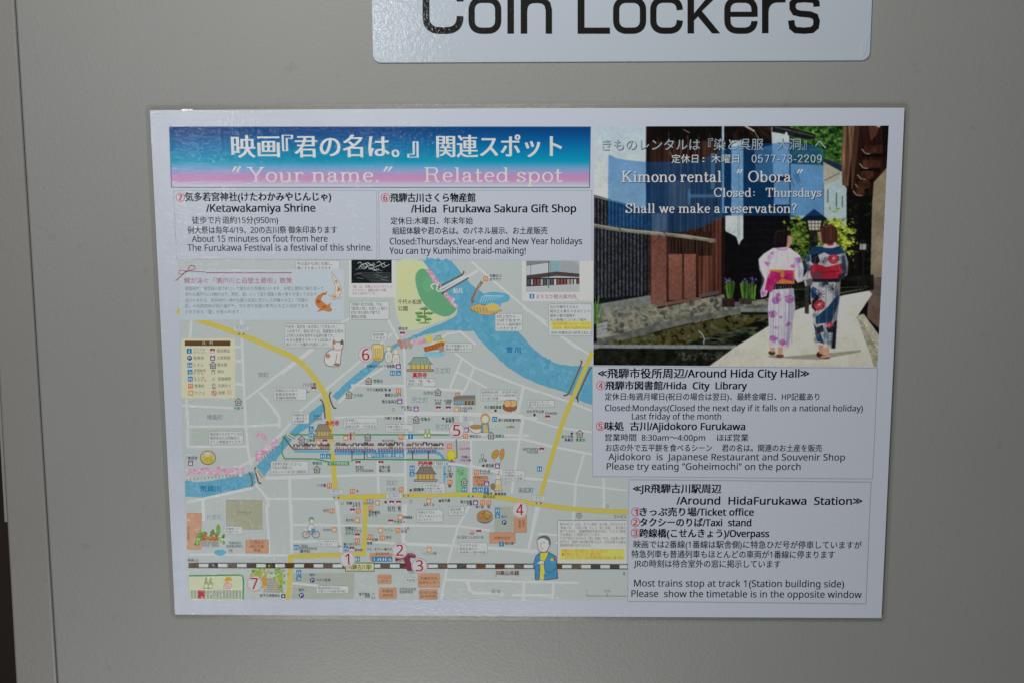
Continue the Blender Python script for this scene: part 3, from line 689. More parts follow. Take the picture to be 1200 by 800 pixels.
bubble('m',740,379,970,462,('冬は温かな池に引越し、','春にまた戻ってきます。','[ 瀬戸川と白壁土蔵街 ]'),(862,490,845))
# koi walking panel
k = Ink(); k.rrect(*qr('m',135,425,992,690), 1.4, (166,176,184)); sub(k, 'koi_article_panel')
k = Ink(); k.line(Q('m',272,444,720,444), 1.0, (140,60,84)); k.line(Q('m',115,486,150,455,175,436,270,440), .9, (140,52,72), True)
k.line(Q('m',175,436,140,432,132,446,150,450,175,436,190,408,212,410,212,425,175,436), .8, (140,52,72), True)
k.text('鯉が泳ぐ「瀬戸川と白壁土蔵街」散策', *[q[0] for q in Q('m',160,500,722,500)], Q('m',160,497)[1], 7, (150,58,88), res=2); sub(k, 'article_heading')
k = Ink()
for s_, w, yb in (('戦国時代、増島城の城下町として築かれた飛騨古川のまち。白壁土蔵街に寄り添って',885,535),('流れる瀬戸川には鯉が泳ぎ、時折、風にのって造り酒屋の麹の香りが漂ってきます。',858,565),
                  ('古川のまちは、奈良時代に神社仏閣の造営に尽力した飛騨の大工=「飛騨の',805,596),('匠」の伝統技術が受け継がれ、今も寺や家屋の軒先に大工の目印である',805,625),('さまざまな「雲」が見られます。',455,656)):
    k.text(s_, Q('m',165,yb)[0], Q('m',w,yb)[0], Q('m',165,yb)[1], 4.9, (92,110,120), res=1)
sub(k, 'article_text')
def koi(pts, ws, base, spot):
    k = Ink(); P = spline(np.array(pts, float), 5); w = np.interp(np.linspace(0,1,len(P)), np.linspace(0,1,len(ws)), ws)
    k.line(P, w+1, (120,80,50)); k.line(P, w, base)
    for j in range(3, len(P)-2, 4): k.ell(P[j][0]+random.uniform(-1,1), P[j][1], w[j]*.36, w[j]*.26, spot, 8, 0, .2)
    i = len(P)//3; k.poly([P[i], (P[i][0]-4,P[i][1]+2.5), (P[i+2][0],P[i+2][1])], spot)
    sub(k, 'koi_fish')
def koi2(P, ws, base, spots, fins):
    k = Ink(); P = spline(np.array(P, float), 5); w = np.interp(np.linspace(0,1,len(P)), np.linspace(0,1,len(ws)), ws)
    for f_ in fins: k.closed(f_, .35, (120,84,56), base)
    k.line(P, w+.8, (112,76,50)); k.line(P, w, base)
    for q_, dx, dy, rx, ry, c_ in spots: p_ = P[int(q_*(len(P)-1))]; k.ell(p_[0]+dx, p_[1]+dy, rx, ry, c_, 9, 0, .25)
    for j in range(22): p_ = P[random.randrange(4, len(P)-6)]; k.ell(p_[0]+random.uniform(-2,2), p_[1]+random.uniform(-1.5,1.5), .5, .4, (140,86,56), 5)
    k.ell(P[2][0], P[2][1]-.6, .5, .5, (50,40,36), 6); sub(k, 'koi_fish')
koi2(Q('m',928,632,915,634,888,622,865,606,858,585,870,565,890,548), [1.6,5,7,7.6,5.6,3,1.2], (176,112,64), [(.35,0,0,2.6,1.8,(158,84,40)),(.6,0,0,2.4,2,(150,76,38)),(.15,0,0,1.4,1,(190,150,120))], [Q('m',875,625,850,648,885,638),Q('m',905,615,925,600,915,625),Q('m',880,560,905,540,898,558)])
koi2(Q('m',925,572,940,572,958,552,962,530,955,500,942,475,932,456), [1.8,4.6,6.4,6.6,5.2,3,1.2], (192,182,172), [(.2,0,0,2,1.6,(184,118,74)),(.5,.6,0,1.8,2.4,(182,112,70)),(.75,0,0,1.2,1.8,(176,110,70))], [Q('m',935,560,912,562,930,575),Q('m',965,560,975,580,955,575),Q('m',932,460,925,440,940,455)])
# black carving photo card
k = Ink(); k.rect(*qr('m',1018,377,1262,572), (182,186,190)); k.rect(*qr('m',1030,377,1240,498), (26,30,32)); sub(k, 'carving_photo_card')
k = Ink()
for j in range(13):
    x, y = 415+random.random()*34, 308+random.random()*9
    k.line([(x,y),(x+3,y-1.6),(x+6,y+1.2),(x+10,y-.6)], .7, (150,158,160), True)
for j in range(11): x, y = 413+random.random()*36, 316+random.random()*13; k.line([(x,y),(x+8,y+1.4*random.choice((1,-1)))], .6, (96,104,106))
for j in range(8): y = 320+j*1.5; k.line([(418+j*2.4,y),(458,y)], .35, (84,90,90))
sub(k, 'cloud_carving')
k = Ink()
for s_, w, yb in (('「雲」は、飛騨の大工のサインの',1245,523),('ようなもの。種類は約170種',1210,541),('あると言われている。',1160,558)):
    k.text(s_, Q('m',1036,yb)[0], Q('m',w,yb)[0], Q('m',0,yb)[1], 3.5, (134,76,118), res=1)
sub(k, 'card_text')
bubble('m',1020,592,1228,688,('「飛騨の匠文化館」では、','「雲/匠の技」を詳しく紹介。','釘を1本も使わず建てた','建物は見事。'),(1098,574,1098))
bubble('b',22,120,460,290,('円光寺・真宗寺・本光寺は「三寺まいり」','のお寺です。毎年1月15日、親鸞聖人を偲び、','3カ所のお寺を参拝する伝統行事です。','大きな雪像ろうそくや1,000本の','和ろうそくが瀬戸川を照らします。'))
bubble('n',667,655,812,748,('8月上旬から','10月下旬まで、','おいしい鮎料理が','いただけます。'),(740,638,758))
# tourist office card
k = Ink(); k.rect(*qr('n',808,381,1180,592), (183,187,191)); 
x0_,y0_,x1_,y1_ = qr('n',828,381,1107,543); k.rect(x0_,y0_,x1_,y1_,(150,158,164)); sub(k, 'tourist_office_card')
k = Ink(); k.poly([(617,306),(643,306),(652,310),(652,322),(617,326)], (112,118,120)); k.poly([(617,312),(644,308),(644,320),(617,323)], (166,172,176)); k.rect(645,306,656,320,(120,150,158))
k.poly([(657,306),(672,306),(679,312),(679,322),(656,321)], (140,146,150)); k.poly([(617,323),(652,318.5),(679,321),(679,325),(652,323.5),(617,328)], (70,62,62))
k.rect(617,326,679,336,(44,42,46))
for j in range(16): k.rect(618+j*3.9,327.5,620.6+j*3.9,334.5,random.choice([(96,60,70),(150,140,140),(70,80,92),(120,70,66),(170,170,170)]))
k.poly([(617,336),(679,333),(679,341.5),(617,341.5)], (158,164,166)); k.line([(643,306),(643,338)], .8, (40,44,48)); k.line([(622,336),(622,310)], .5, (60,60,60)); sub(k, 'corner_shop_picture')
k = Ink(); k.rect(620.6,344.6,626,350.2,(40,112,160)); k.text('i',622.7,624,349.4,6,(190,200,206),res=2,bold=.3); k.text('まちなか観光案内所',628.5,675.5,350,5.6,(140,66,112),res=2); sub(k, 'card_text')
bubble('n',945,605,1172,773,('古川を観光するなら','絶対立ち寄るべきポイント!','最新の観光情報や','古川散策のコツをご案内。','','',''),(1090,570,1110),em=3.9)
k = Ink(); k.rect(*qr('n',958,695,1170,738),(204,186,96)); k.text('案内時間=9:00～16:00',*[Q('n',q,0)[0] for q in (967,1160)],Q('n',0,716)[1],4.3,(176,120,40),res=1); k.text('(年始休、業務 年始臨時休館有)',*[Q('n',q,0)[0] for q in (967,1165)],Q('n',0,735)[1],3.5,(176,120,40),res=1)
k.text('住所=飛騨市古川町壱之町6-3',*[Q('n',q,0)[0] for q in (957,1168)],Q('n',0,763)[1],4,(70,76,80),res=1); sub(k, 'bubble_text')
bubble('b',645,178,765,240,('組紐体験','できます！'),(695,262,700)); bubble('a',775,578,1012,670,('飛騨古川の中で','創業百余年続く','老舗料理旅館。'),(1040,608,900))
bubble('e',905,18,1030,100,('飛騨地域で','一番大きい','木造建築'),(1062,70,900)); bubble('e',305,152,555,250,('後成舎のもなかアイスは','蕪亭店または飛騨古川','さくら物産館でどうぞ。'),(322,276,335))
bubble('e',752,366,1025,465,('古民家を改装したカフェ。','有名人が絶賛した','メロンパンは1日12個限定。'))
bubble('c',370,257,575,320,('赤い今宮橋からが','絶好の撮影スポット'),(360,240,400)); bubble('c',100,510,315,570,('「獅師」「竜」「亀」の','彫刻に注目!'),(130,485,135))
bubble('c',632,592,905,672,('創業明治43年。3代目手で焼','作られたこだわりの味噌煎餅は','お土産の定番。'),(745,700,775)); bubble('d',293,665,493,720,('地元民がこぞって','愛するおかずやさん。'),(345,765,350))
bubble('f',448,55,690,135,('日本唯一。','オール手作りのロウソク。','創業240年、7代目当主'),(552,160,558)); bubble('f',750,102,950,158,('太鼓の蔵から','〇〇が見守ります。'),(850,72,850))
bubble('g',300,368,390,410,('親鸞聖人の','一人もの寺'),em=2.8); bubble('g',218,525,380,602,('100年前の','大火事から唯一','生き残ったお寺'),(320,500,330)); bubble('g',795,432,955,510,('大迫力!','4K映像による','古川まつり体験'),(800,540,840))
bubble('k',172,40,366,130,('飛騨ならではの','「天ぷらまんじゅう」','はこちらで。'),(340,5,330)); bubble('k',402,18,520,80,('組紐体験','できます！'),(512,0,500))
bubble('k',470,277,685,368,('ないスサムが','源泉名湯との','赤茶色の湯が特徴!'),(570,262,570)); bubble('i',415,160,550,218,('飛騨唯一の','平城です。'),(425,235,440))
bubble('j',262,252,408,308,('レンタサイクル','あります！'),(440,305,300)); bubble('j',250,588,485,645,('普通車約150台。','大型バス5台駐車可能。'),(282,572,290)); bubble('j',885,530,972,568,(' 跨線橋',),(928,515,928))
k = Ink(); k.poly(Q('l',328,120,826,120,826,432,328,428), (181,185,190)); k.line(Q('l',826,118,335,118,328,128,328,428,826,432), .7, (130,132,128)); k.poly(Q('l',329,270,329,286,280,284),(181,185,190)); sub(k, 'festival_article_panel')
k = Ink()
for s_, w, yb in (('毎年4月19・20日、天下の奇祭「古川祭」が行われます',820,153),('"映画の中、「起太の寒」そして「起し太鼓」」勇ま勝つ',820,179),('続けなき前は、"国重要無形民俗文化財"、"ユネスコ無形',820,204),('文化遺産」に登録されています。',640,228),
                  ('17日夕刻から行われる「起し太鼓」では、お太鼓の鳴り',820,254),('出が3寸、高張の提灯群が繰り込み、20日本祭では屋台',820,280),('曳祭際が練り広げられます。',575,305)):
    k.text(s_, Q('l',346,0)[0], Q('l',w,0)[0], Q('l',0,yb)[1], 3.7, (96,96,92), res=1)
sub(k, 'article_text')
k = Ink(); k.rect(*qr('l',346,322,812,402), (206,188,96))
for s_, x, w, yb, e_ in (('飛騨古川の観光案内は、私におまかせ!',360,690,347,4),('■飛騨古川 祭ふるさと案内人会',360,640,371,4),('TEL 0577-74-1192(飛騨市観光協会に要予約)',380,802,395,4)):
    k.text(s_, Q('l',x,0)[0], Q('l',w,0)[0], Q('l',0,yb)[1], e_, (186,110,40), res=1)
sub(k, 'yellow_notice')
# guide figure in a blue coat
k = Ink(); OL = (60,62,62)
k.closed(Q('l',180,265,195,240,235,228,268,245,276,280,272,300,262,318,250,340,215,345,190,325,186,290), .6, OL, (196,196,194), True)
k.poly(Q('l',182,262,200,234,240,226,270,246,276,282,266,300,262,262,230,244,200,248), (92,96,96))
k.line(Q('l',205,280,216,282), .5, OL); k.line(Q('l',224,276,240,280), .5, OL); k.line(Q('l',212,285,206,305,214,308), .45, OL, True); k.line(Q('l',210,322,228,318), .5, (140,70,70))
k.closed(Q('l',205,350,172,375,155,430,165,470,168,542,195,545,205,420,228,400,232,540,240,545,330,535,322,440,318,380,262,345), .7, OL, (62,124,162))
k.poly(Q('l',205,352,262,346,240,420,228,545,200,545,205,420), (196,178,70)); k.closed(Q('l',175,430,205,405,250,415,240,430,200,432), .5, OL, (196,196,194))
k.closed(Q('l',232,420,270,350,318,378,324,460,270,492,235,470), .7, OL, (66,128,164)); k.ell(*Q('l',290,400), 2.2, 1.6, (196,170,60)); k.ell(*Q('l',306,398), 1.1, 2, (180,60,60)); sub(k, 'guide_figure')
# cat, dolls, bowls and other small drawings
k = Ink(); OL = (100,76,62)
k.closed(Q('b',375,235,388,248,420,250,440,235,446,268,436,300,430,330,425,380,420,412,395,425,330,418,308,380,318,335,350,308,378,300,370,270), .7, OL, (190,192,194), True)
k.poly(Q('b',374,238,386,250,395,262,372,268), (170,116,70)); k.poly(Q('b',440,237,420,250,425,268,446,268), (110,86,66)); k.ell(*Q('b',333,345),2.6,3,(160,120,90),9,0,.2)
k.line(Q('b',378,300,400,308,436,300), .7, (170,60,60)); k.line(Q('b',395,275,402,277), .4, OL); k.line(Q('b',418,277,426,275), .4, OL); k.line(Q('b',400,330,388,400,372,412,395,416), .6, OL, True); k.ell(*Q('b',398,410),3.5,1.6,(140,104,76)); sub(k, 'cat_drawing')
k = Ink(); k.closed(Q('b',655,270,725,270,735,310,730,370,700,388,660,375,650,320), .6, (120,96,56), (186,170,110), True)
for j in range(5): k.line(Q('b',662+j*14,285,668+j*12,365), .5, (150,120,60))
k.ell(*Q('b',690,284), 4.4, 1.3, (200,190,130)); k.ell(*Q('b',690,372), 5, 1.6, (170,140,70)); sub(k, 'braiding_stand')
for cx, cy, hc in ((772,295,(180,150,80)),(825,315,(176,160,130))):
    k = Ink(); x, y = Q('b',cx,cy); OL = (110,100,86)
    k.closed([(x-3.6,y+5),(x-2,y+3.6),(x+2,y+3.6),(x+3.6,y+5),(x+4.4,y+11),(x+2.6,y+16),(x-2.6,y+16),(x-4.4,y+11)], .5, OL, (184,184,178), True)
    k.ell(x,y,3.4,3.6,hc); k.ell(x,y+.8,2.4,2.6,(198,190,178)); k.line([(x-1,y+7),(x-1.8,y+14)], .4, OL); k.line([(x+1,y+7),(x+1.8,y+14)], .4, OL); sub(k, 'small_figure_drawing')
k = Ink(); k.ell(*Q('e',300,343), 9.4, 8.4, (110,90,48), 22); k.ell(*Q('e',300,342), 8.4, 7.4, (176,168,120), 22); k.ell(*Q('e',305,360), 5.6, 3.8, (190,166,48), 14, 0, .1); k.ell(*Q('e',296,322), 3.2, 2.6, (190,186,160), 12)
for j in range(9): k.line(Q('e',265+j*9,315,262+j*9,375), .3, (130,112,60))
sub(k, 'wafer_ice_drawing')
k = Ink(); k.ell(*Q('k',665,95), 9.6, 7.4, (110,100,92), 22); k.ell(*Q('k',665,85), 9.6, 7.2, (140,128,116), 22); k.ell(*Q('k',665,84), 8.2, 5.8, (150,110,66), 20)
for j in range(26): a, r = random.random()*6.28, random.random()**.5; k.ell(568+7*r*math.cos(a), 603.6+4.6*r*math.sin(a), 1.2, .9, random.choice([(172,124,70),(130,84,50),(110,140,60),(180,150,90)]), 7)
sub(k, 'noodle_bowl_drawing')
k = Ink(); k.ell(*Q('c',845,715), 8.6, 5.8, (118,74,56), 20); 
for dx in (0,9,-9): k.ell(*Q('c',850+dx*2.2,692), 4.6, 4.6, (110,80,60), 16); k.ell(*Q('c',850+dx*2.2,692), 4.1, 4.1, (192,156,112), 16)
k.poly(Q('c',795,715,895,715,885,740,845,750,805,740), (134,84,62)); sub(k, 'rice_cracker_drawing')
k = Ink(); k.closed(Q('g',550,120,655,120,645,150,605,170,565,150), .6, (100,90,76), (190,188,180), True); k.ell(*Q('g',603,122), 7.4, 3, (150,120,80), 16)
for j in range(14): k.ell(594+random.random()*8, 498.6+random.random()*2.6, .9, .6, random.choice([(120,90,50),(170,140,80),(90,110,60)]), 6)
k.ell(*Q('g',668,62), 5.6, 6.6, (170,128,90), 16); k.ell(*Q('g',668,66), 4, 4.6, (200,184,166), 14); k.closed(Q('g',640,100,690,95,698,160,640,160), .5, (90,90,90), (96,136,160)); k.poly(Q('g',655,105,680,105,690,160,655,160), (190,160,90)); k.ell(*Q('g',570,92),3,2.6,(188,188,184)); sub(k, 'cook_drawing')
k = Ink(); 
for (cx, cy, r1, r2, ro) in ((742,318,3.4,5.6,.6),(790,318,2.2,6.6,.15)): x, y = Q('g',cx,cy); k.ell(x,y,r1+.5,r2+.5,(110,76,46),14,ro); k.ell(x,y,r1,r2,(176,126,66),14,ro); k.line([(x-1,y+r2),(x-2.2,y+r2+4)], .8, (160,130,90))
k.ell(*Q('g',745,320),1.4,2,(130,140,60)); sub(k, 'rice_cake_skewer_drawing')
k = Ink(); k.ell(*Q('g',425,325), 5.6, 6.6, (180,160,40), 14, 0, .08); k.ell(*Q('g',425,322), 4.4, 5, (200,182,60), 12, 0, .12); k.rect(*qr('g',420,355,434,372), (110,84,60)); k.rect(*qr('g',402,368,450,375), (120,116,104)); sub(k, 'yellow_tree_drawing')
k = Ink(); k.line(Q('g',770,435,762,478), .7, (110,90,70)); k.ell(*Q('g',760,485), 2.8, 3, (190,180,166)); k.closed(Q('g',745,500,780,498,790,580,735,580), .5, (100,96,88), (178,176,164)); k.ell(*Q('g',725,550), 3.2, 4, (132,108,84)); k.ell(*Q('g',765,555), 3.6, 4, (180,166,110)); k.line(Q('g',705,540,745,590), .6, OL); sub(k, 'puppet_drawing')
for x in (238,264):
    k = Ink(); a, b = Q('g',x,200); k.closed([(a-1.6,b+0),(a-1.6,b-5),(a-.7,b-7),(a-.7,b-10),(a+.7,b-10),(a+.7,b-7),(a+1.6,b-5),(a+1.6,b)], .4, (100,120,60), (146,166,92)); k.rect(a-1.3,b-4,a+1.3,b-1.4,(190,190,170)); sub(k, 'sake_bottle_drawing')
for x in (498,522):
    k = Ink(); a, b = Q('f',x,215); k.rect(a-1.1,b-7,a+1.1,b,(150,70,60) if x < 510 else (178,150,130)); k.ell(a,b-8,.8,1.2,(160,60,50)); sub(k, 'candle_drawing')
k = Ink(); x, y = Q('j',212,180)   # cyclist
for cx in (176,248): k.ring(*Q('j',cx,220), 4.0, .9, (100,110,106), 18)
k.line(Q('j',176,220,200,190,236,190,248,220), .8, (170,76,60)); k.line(Q('j',200,190,215,222,236,190), .8, (170,76,60)); k.closed(Q('j',200,145,225,145,240,180,205,195,185,185), .5, (96,110,106), (186,190,188)); k.poly(Q('j',215,172,245,180,232,215,215,205), (70,130,170)); k.ell(*Q('j',215,115), 3, 3.4, (96,120,104)); k.ell(*Q('j',217,122), 2.2, 2.4, (200,186,170)); k.rect(*qr('j',160,180,185,195), (186,190,190)); sub(k, 'cyclist_drawing')
k = Ink()  # castle ruin garden
for j in range(70):
    t = random.random(); x, y = Q('i',215+t*200, 300-abs(math.sin(t*9))*25-random.random()*75*(.4+abs(math.sin(t*7)))); k.ell(x, y, random.uniform(1.2,2.8), random.uniform(1.2,3), random.choice([(80,124,60),(104,142,72),(130,160,80),(70,108,56)]), 8, 0, .2)
for x_, y_ in ((278,235),(342,240)): k.poly([Q('i',x_-34,y_+22),Q('i',x_,y_-28),Q('i',x_+34,y_+22)], (180,92,44)); k.line([Q('i',x_-36,y_+18),Q('i',x_+36,y_+14)], 1.2, (150,70,40)); 
for x_, y_ in ((280,285),(348,288)): k.poly([Q('i',x_-28,y_-22),Q('i',x_+28,y_-24),Q('i',x_+34,y_+22),Q('i',x_-22,y_+20)], (140,142,140)); [k.line([Q('i',x_-20+q_*14,y_-22),Q('i',x_-16+q_*14,y_+18)], .35, (96,98,96)) for q_ in range(4)]
k.ell(*Q('i',375,185), 2.8, 6.4, (112,150,70), 12, 0, .1); k.line(Q('i',375,150,375,230), .5, (90,110,60)); sub(k, 'castle_ruin_drawing')
k = Ink(); k.closed(Q('i',345,345,370,330,415,332,430,348,405,368,362,366), .3, (80,150,180), (76,150,182), True); sub(k, 'pond')
k = Ink()  # stone steps under trees
k.poly(Q('i',600,500,850,500,850,600,740,540,690,610,640,610), (168,174,160)); k.poly(Q('i',720,530,780,530,850,640,700,640), (150,152,146))
for j in range(7): k.line([Q('i',722-j*3,545+j*14),Q('i',782+j*9,545+j*14)], .5, (112,104,100))
for j in range(110): x, y = random.choice([(random.gauss(665,28),random.gauss(490,18)),(random.gauss(800,24),random.gauss(510,24)),(random.gauss(825,10),random.gauss(570,24))]); k.ell(*Q('i',x,y), random.uniform(1,2.2), random.uniform(1,2), random.choice([(86,136,72),(110,156,80),(140,160,70),(170,150,70)]), 7, 0, .2)
k.ell(*Q('i',700,560), 4.4, 7, (172,136,62), 12, 0, .15); sub(k, 'shrine_steps_drawing')
k = Ink(); k.line(Q('n',600,490,580,520,548,585,555,600), [3.4,3.6,3.8,3.4][0], (120,104,92), True); k.line(Q('n',590,500,560,580), .8, (160,146,130)); sub(k, 'diving_bird_drawing')
k = Ink()
k.closed(Q('n',575,600,600,560,660,545,735,560,735,590,700,600,690,620,620,610), .4, (70,130,160), (84,152,182), True)
for j in range(9): k.line(Q('n',590+j*13,600-j*3,600+j*13,570-j*1,625+j*11,560+j), .5, (176,196,204), True)
k.closed(Q('n',528,625,580,605,705,640,640,665,590,660), .5, (130,96,56), (176,150,96))
for j in range(9): k.line(Q('n',540+j*16,622+j*1,548+j*16,650+j*.6), .6, (124,92,54))
k.poly(Q('n',615,615,650,600,690,612,685,640,640,645), (190,164,96)); sub(k, 'fish_weir_drawing')
k = Ink(); k.line(Q('n',303,620,300,665,306,700), 1.4, (120,86,60), True)
for x_, y_, r_ in ((298,632,22),(270,655,20),(325,655,24),(285,672,28),(318,685,20),(268,690,14)): k.ell(*Q('n',x_,y_), r_/4.4, 1.7, (78,124,72), 12, 0, .18); k.ell(*Q('n',x_-3,y_-4), r_/7, .8, (104,150,88), 10, 0, .2)
k.ell(*Q('n',300,705), 7, 1.2, (110,152,90), 12, 0, .1); sub(k, 'pine_tree_drawing')
k = Ink(); k.closed(Q('c',225,290,375,245,370,290,235,318), .5, (110,60,36), (166,92,44)); 
for j in range(6): k.line(Q('c',240+j*24,290-j*6,242+j*24,308-j*5), .6, (110,56,34))
k.closed(Q('c',295,240,320,208,345,205,360,235), .5, (100,100,84), (140,160,140)); k.poly(Q('c',300,240,355,236,352,250,305,256),(186,170,120)); k.ell(*Q('c',262,228), 3.6, 4.4, (186,176,80), 12, 0, .15); k.ell(*Q('c',370,238),2.4,2.6,(190,176,90),10,0,.2)
k.poly(Q('c',330,285,370,275,372,318,340,322), (140,128,120)); k.ell(*Q('c',300,338), 12, 2.8, (112,166,192), 18, 0, .12); [k.line(Q('c',230+j*22,335+(j%3)*8,262+j*20,340+(j%2)*10), .5, (140,184,204)) for j in range(7)]; sub(k, 'red_bridge_drawing')
k = Ink()
for x_, c_ in ((855,(176,120,110)),(885,(160,140,150)),(918,(170,150,110))):
    k.poly(Q('b',x_-22,240,x_,225,x_+26,290,x_+4,302), c_); [k.line(Q('b',x_-18+j*5,248+j*11,x_+6+j*5,236+j*11), .5, (120,100,96)) for j in range(5)]
sub(k, 'flag_row_drawing')
k = Ink(); k.closed(Q('c',440,650,595,632,595,700,445,700), .5, (90,84,78), (134,126,114)); k.poly(Q('c',440,645,500,632,595,632,597,655,440,665), (110,108,104)); [k.rect(*qr('c',450+j*24,672,464+j*24,698), (96,150,168) if j < 3 else (96,80,64)) for j in range(6)]; k.closed(Q('c',452,615,485,612,488,635,452,638), .4, (90,84,78), (182,140,110)); sub(k, 'cafe_building_drawing')
# bottom-left inset
k = Ink(); k.poly(Q('i',162,515,545,512,548,690,170,690), (178,184,156)); k.line(Q('i',162,517,530,512,550,520,555,550,553,688), 1.8, (64,132,82)); sub(k, 'inset_panel')
k = Ink()
for j in range(16): x = Q('i',176+j*23,0)[0]; k.rect(x, *[Q('i',0,622)[1]], x+3.0, Q('i',0,682)[1], (136,146,134))
k.rect(*qr('i',228,622,275,680), (164,58,74)); sub(k, 'inset_columns')
k = Ink()
for x_ in (285,318): a, b = Q('i',x_,610); k.closed([(a-2.6,b),(a-2.8,b-5),(a-1,b-9),(a-.9,b-12.5),(a+.9,b-12.5),(a+1,b-9),(a+2.8,b-5),(a+2.6,b)], .4, (90,110,60), (132,152,84)); k.rect(a-2.1,b-5,a+2.1,b-1,(188,188,174))
k.ell(*Q('i',447,548), 4.6, 3.6, (190,146,60), 14); k.closed(Q('i',412,580,462,560,470,595,455,612,415,608), .5, (160,90,90), (184,160,160)); sub(k, 'sake_and_cup_drawing')
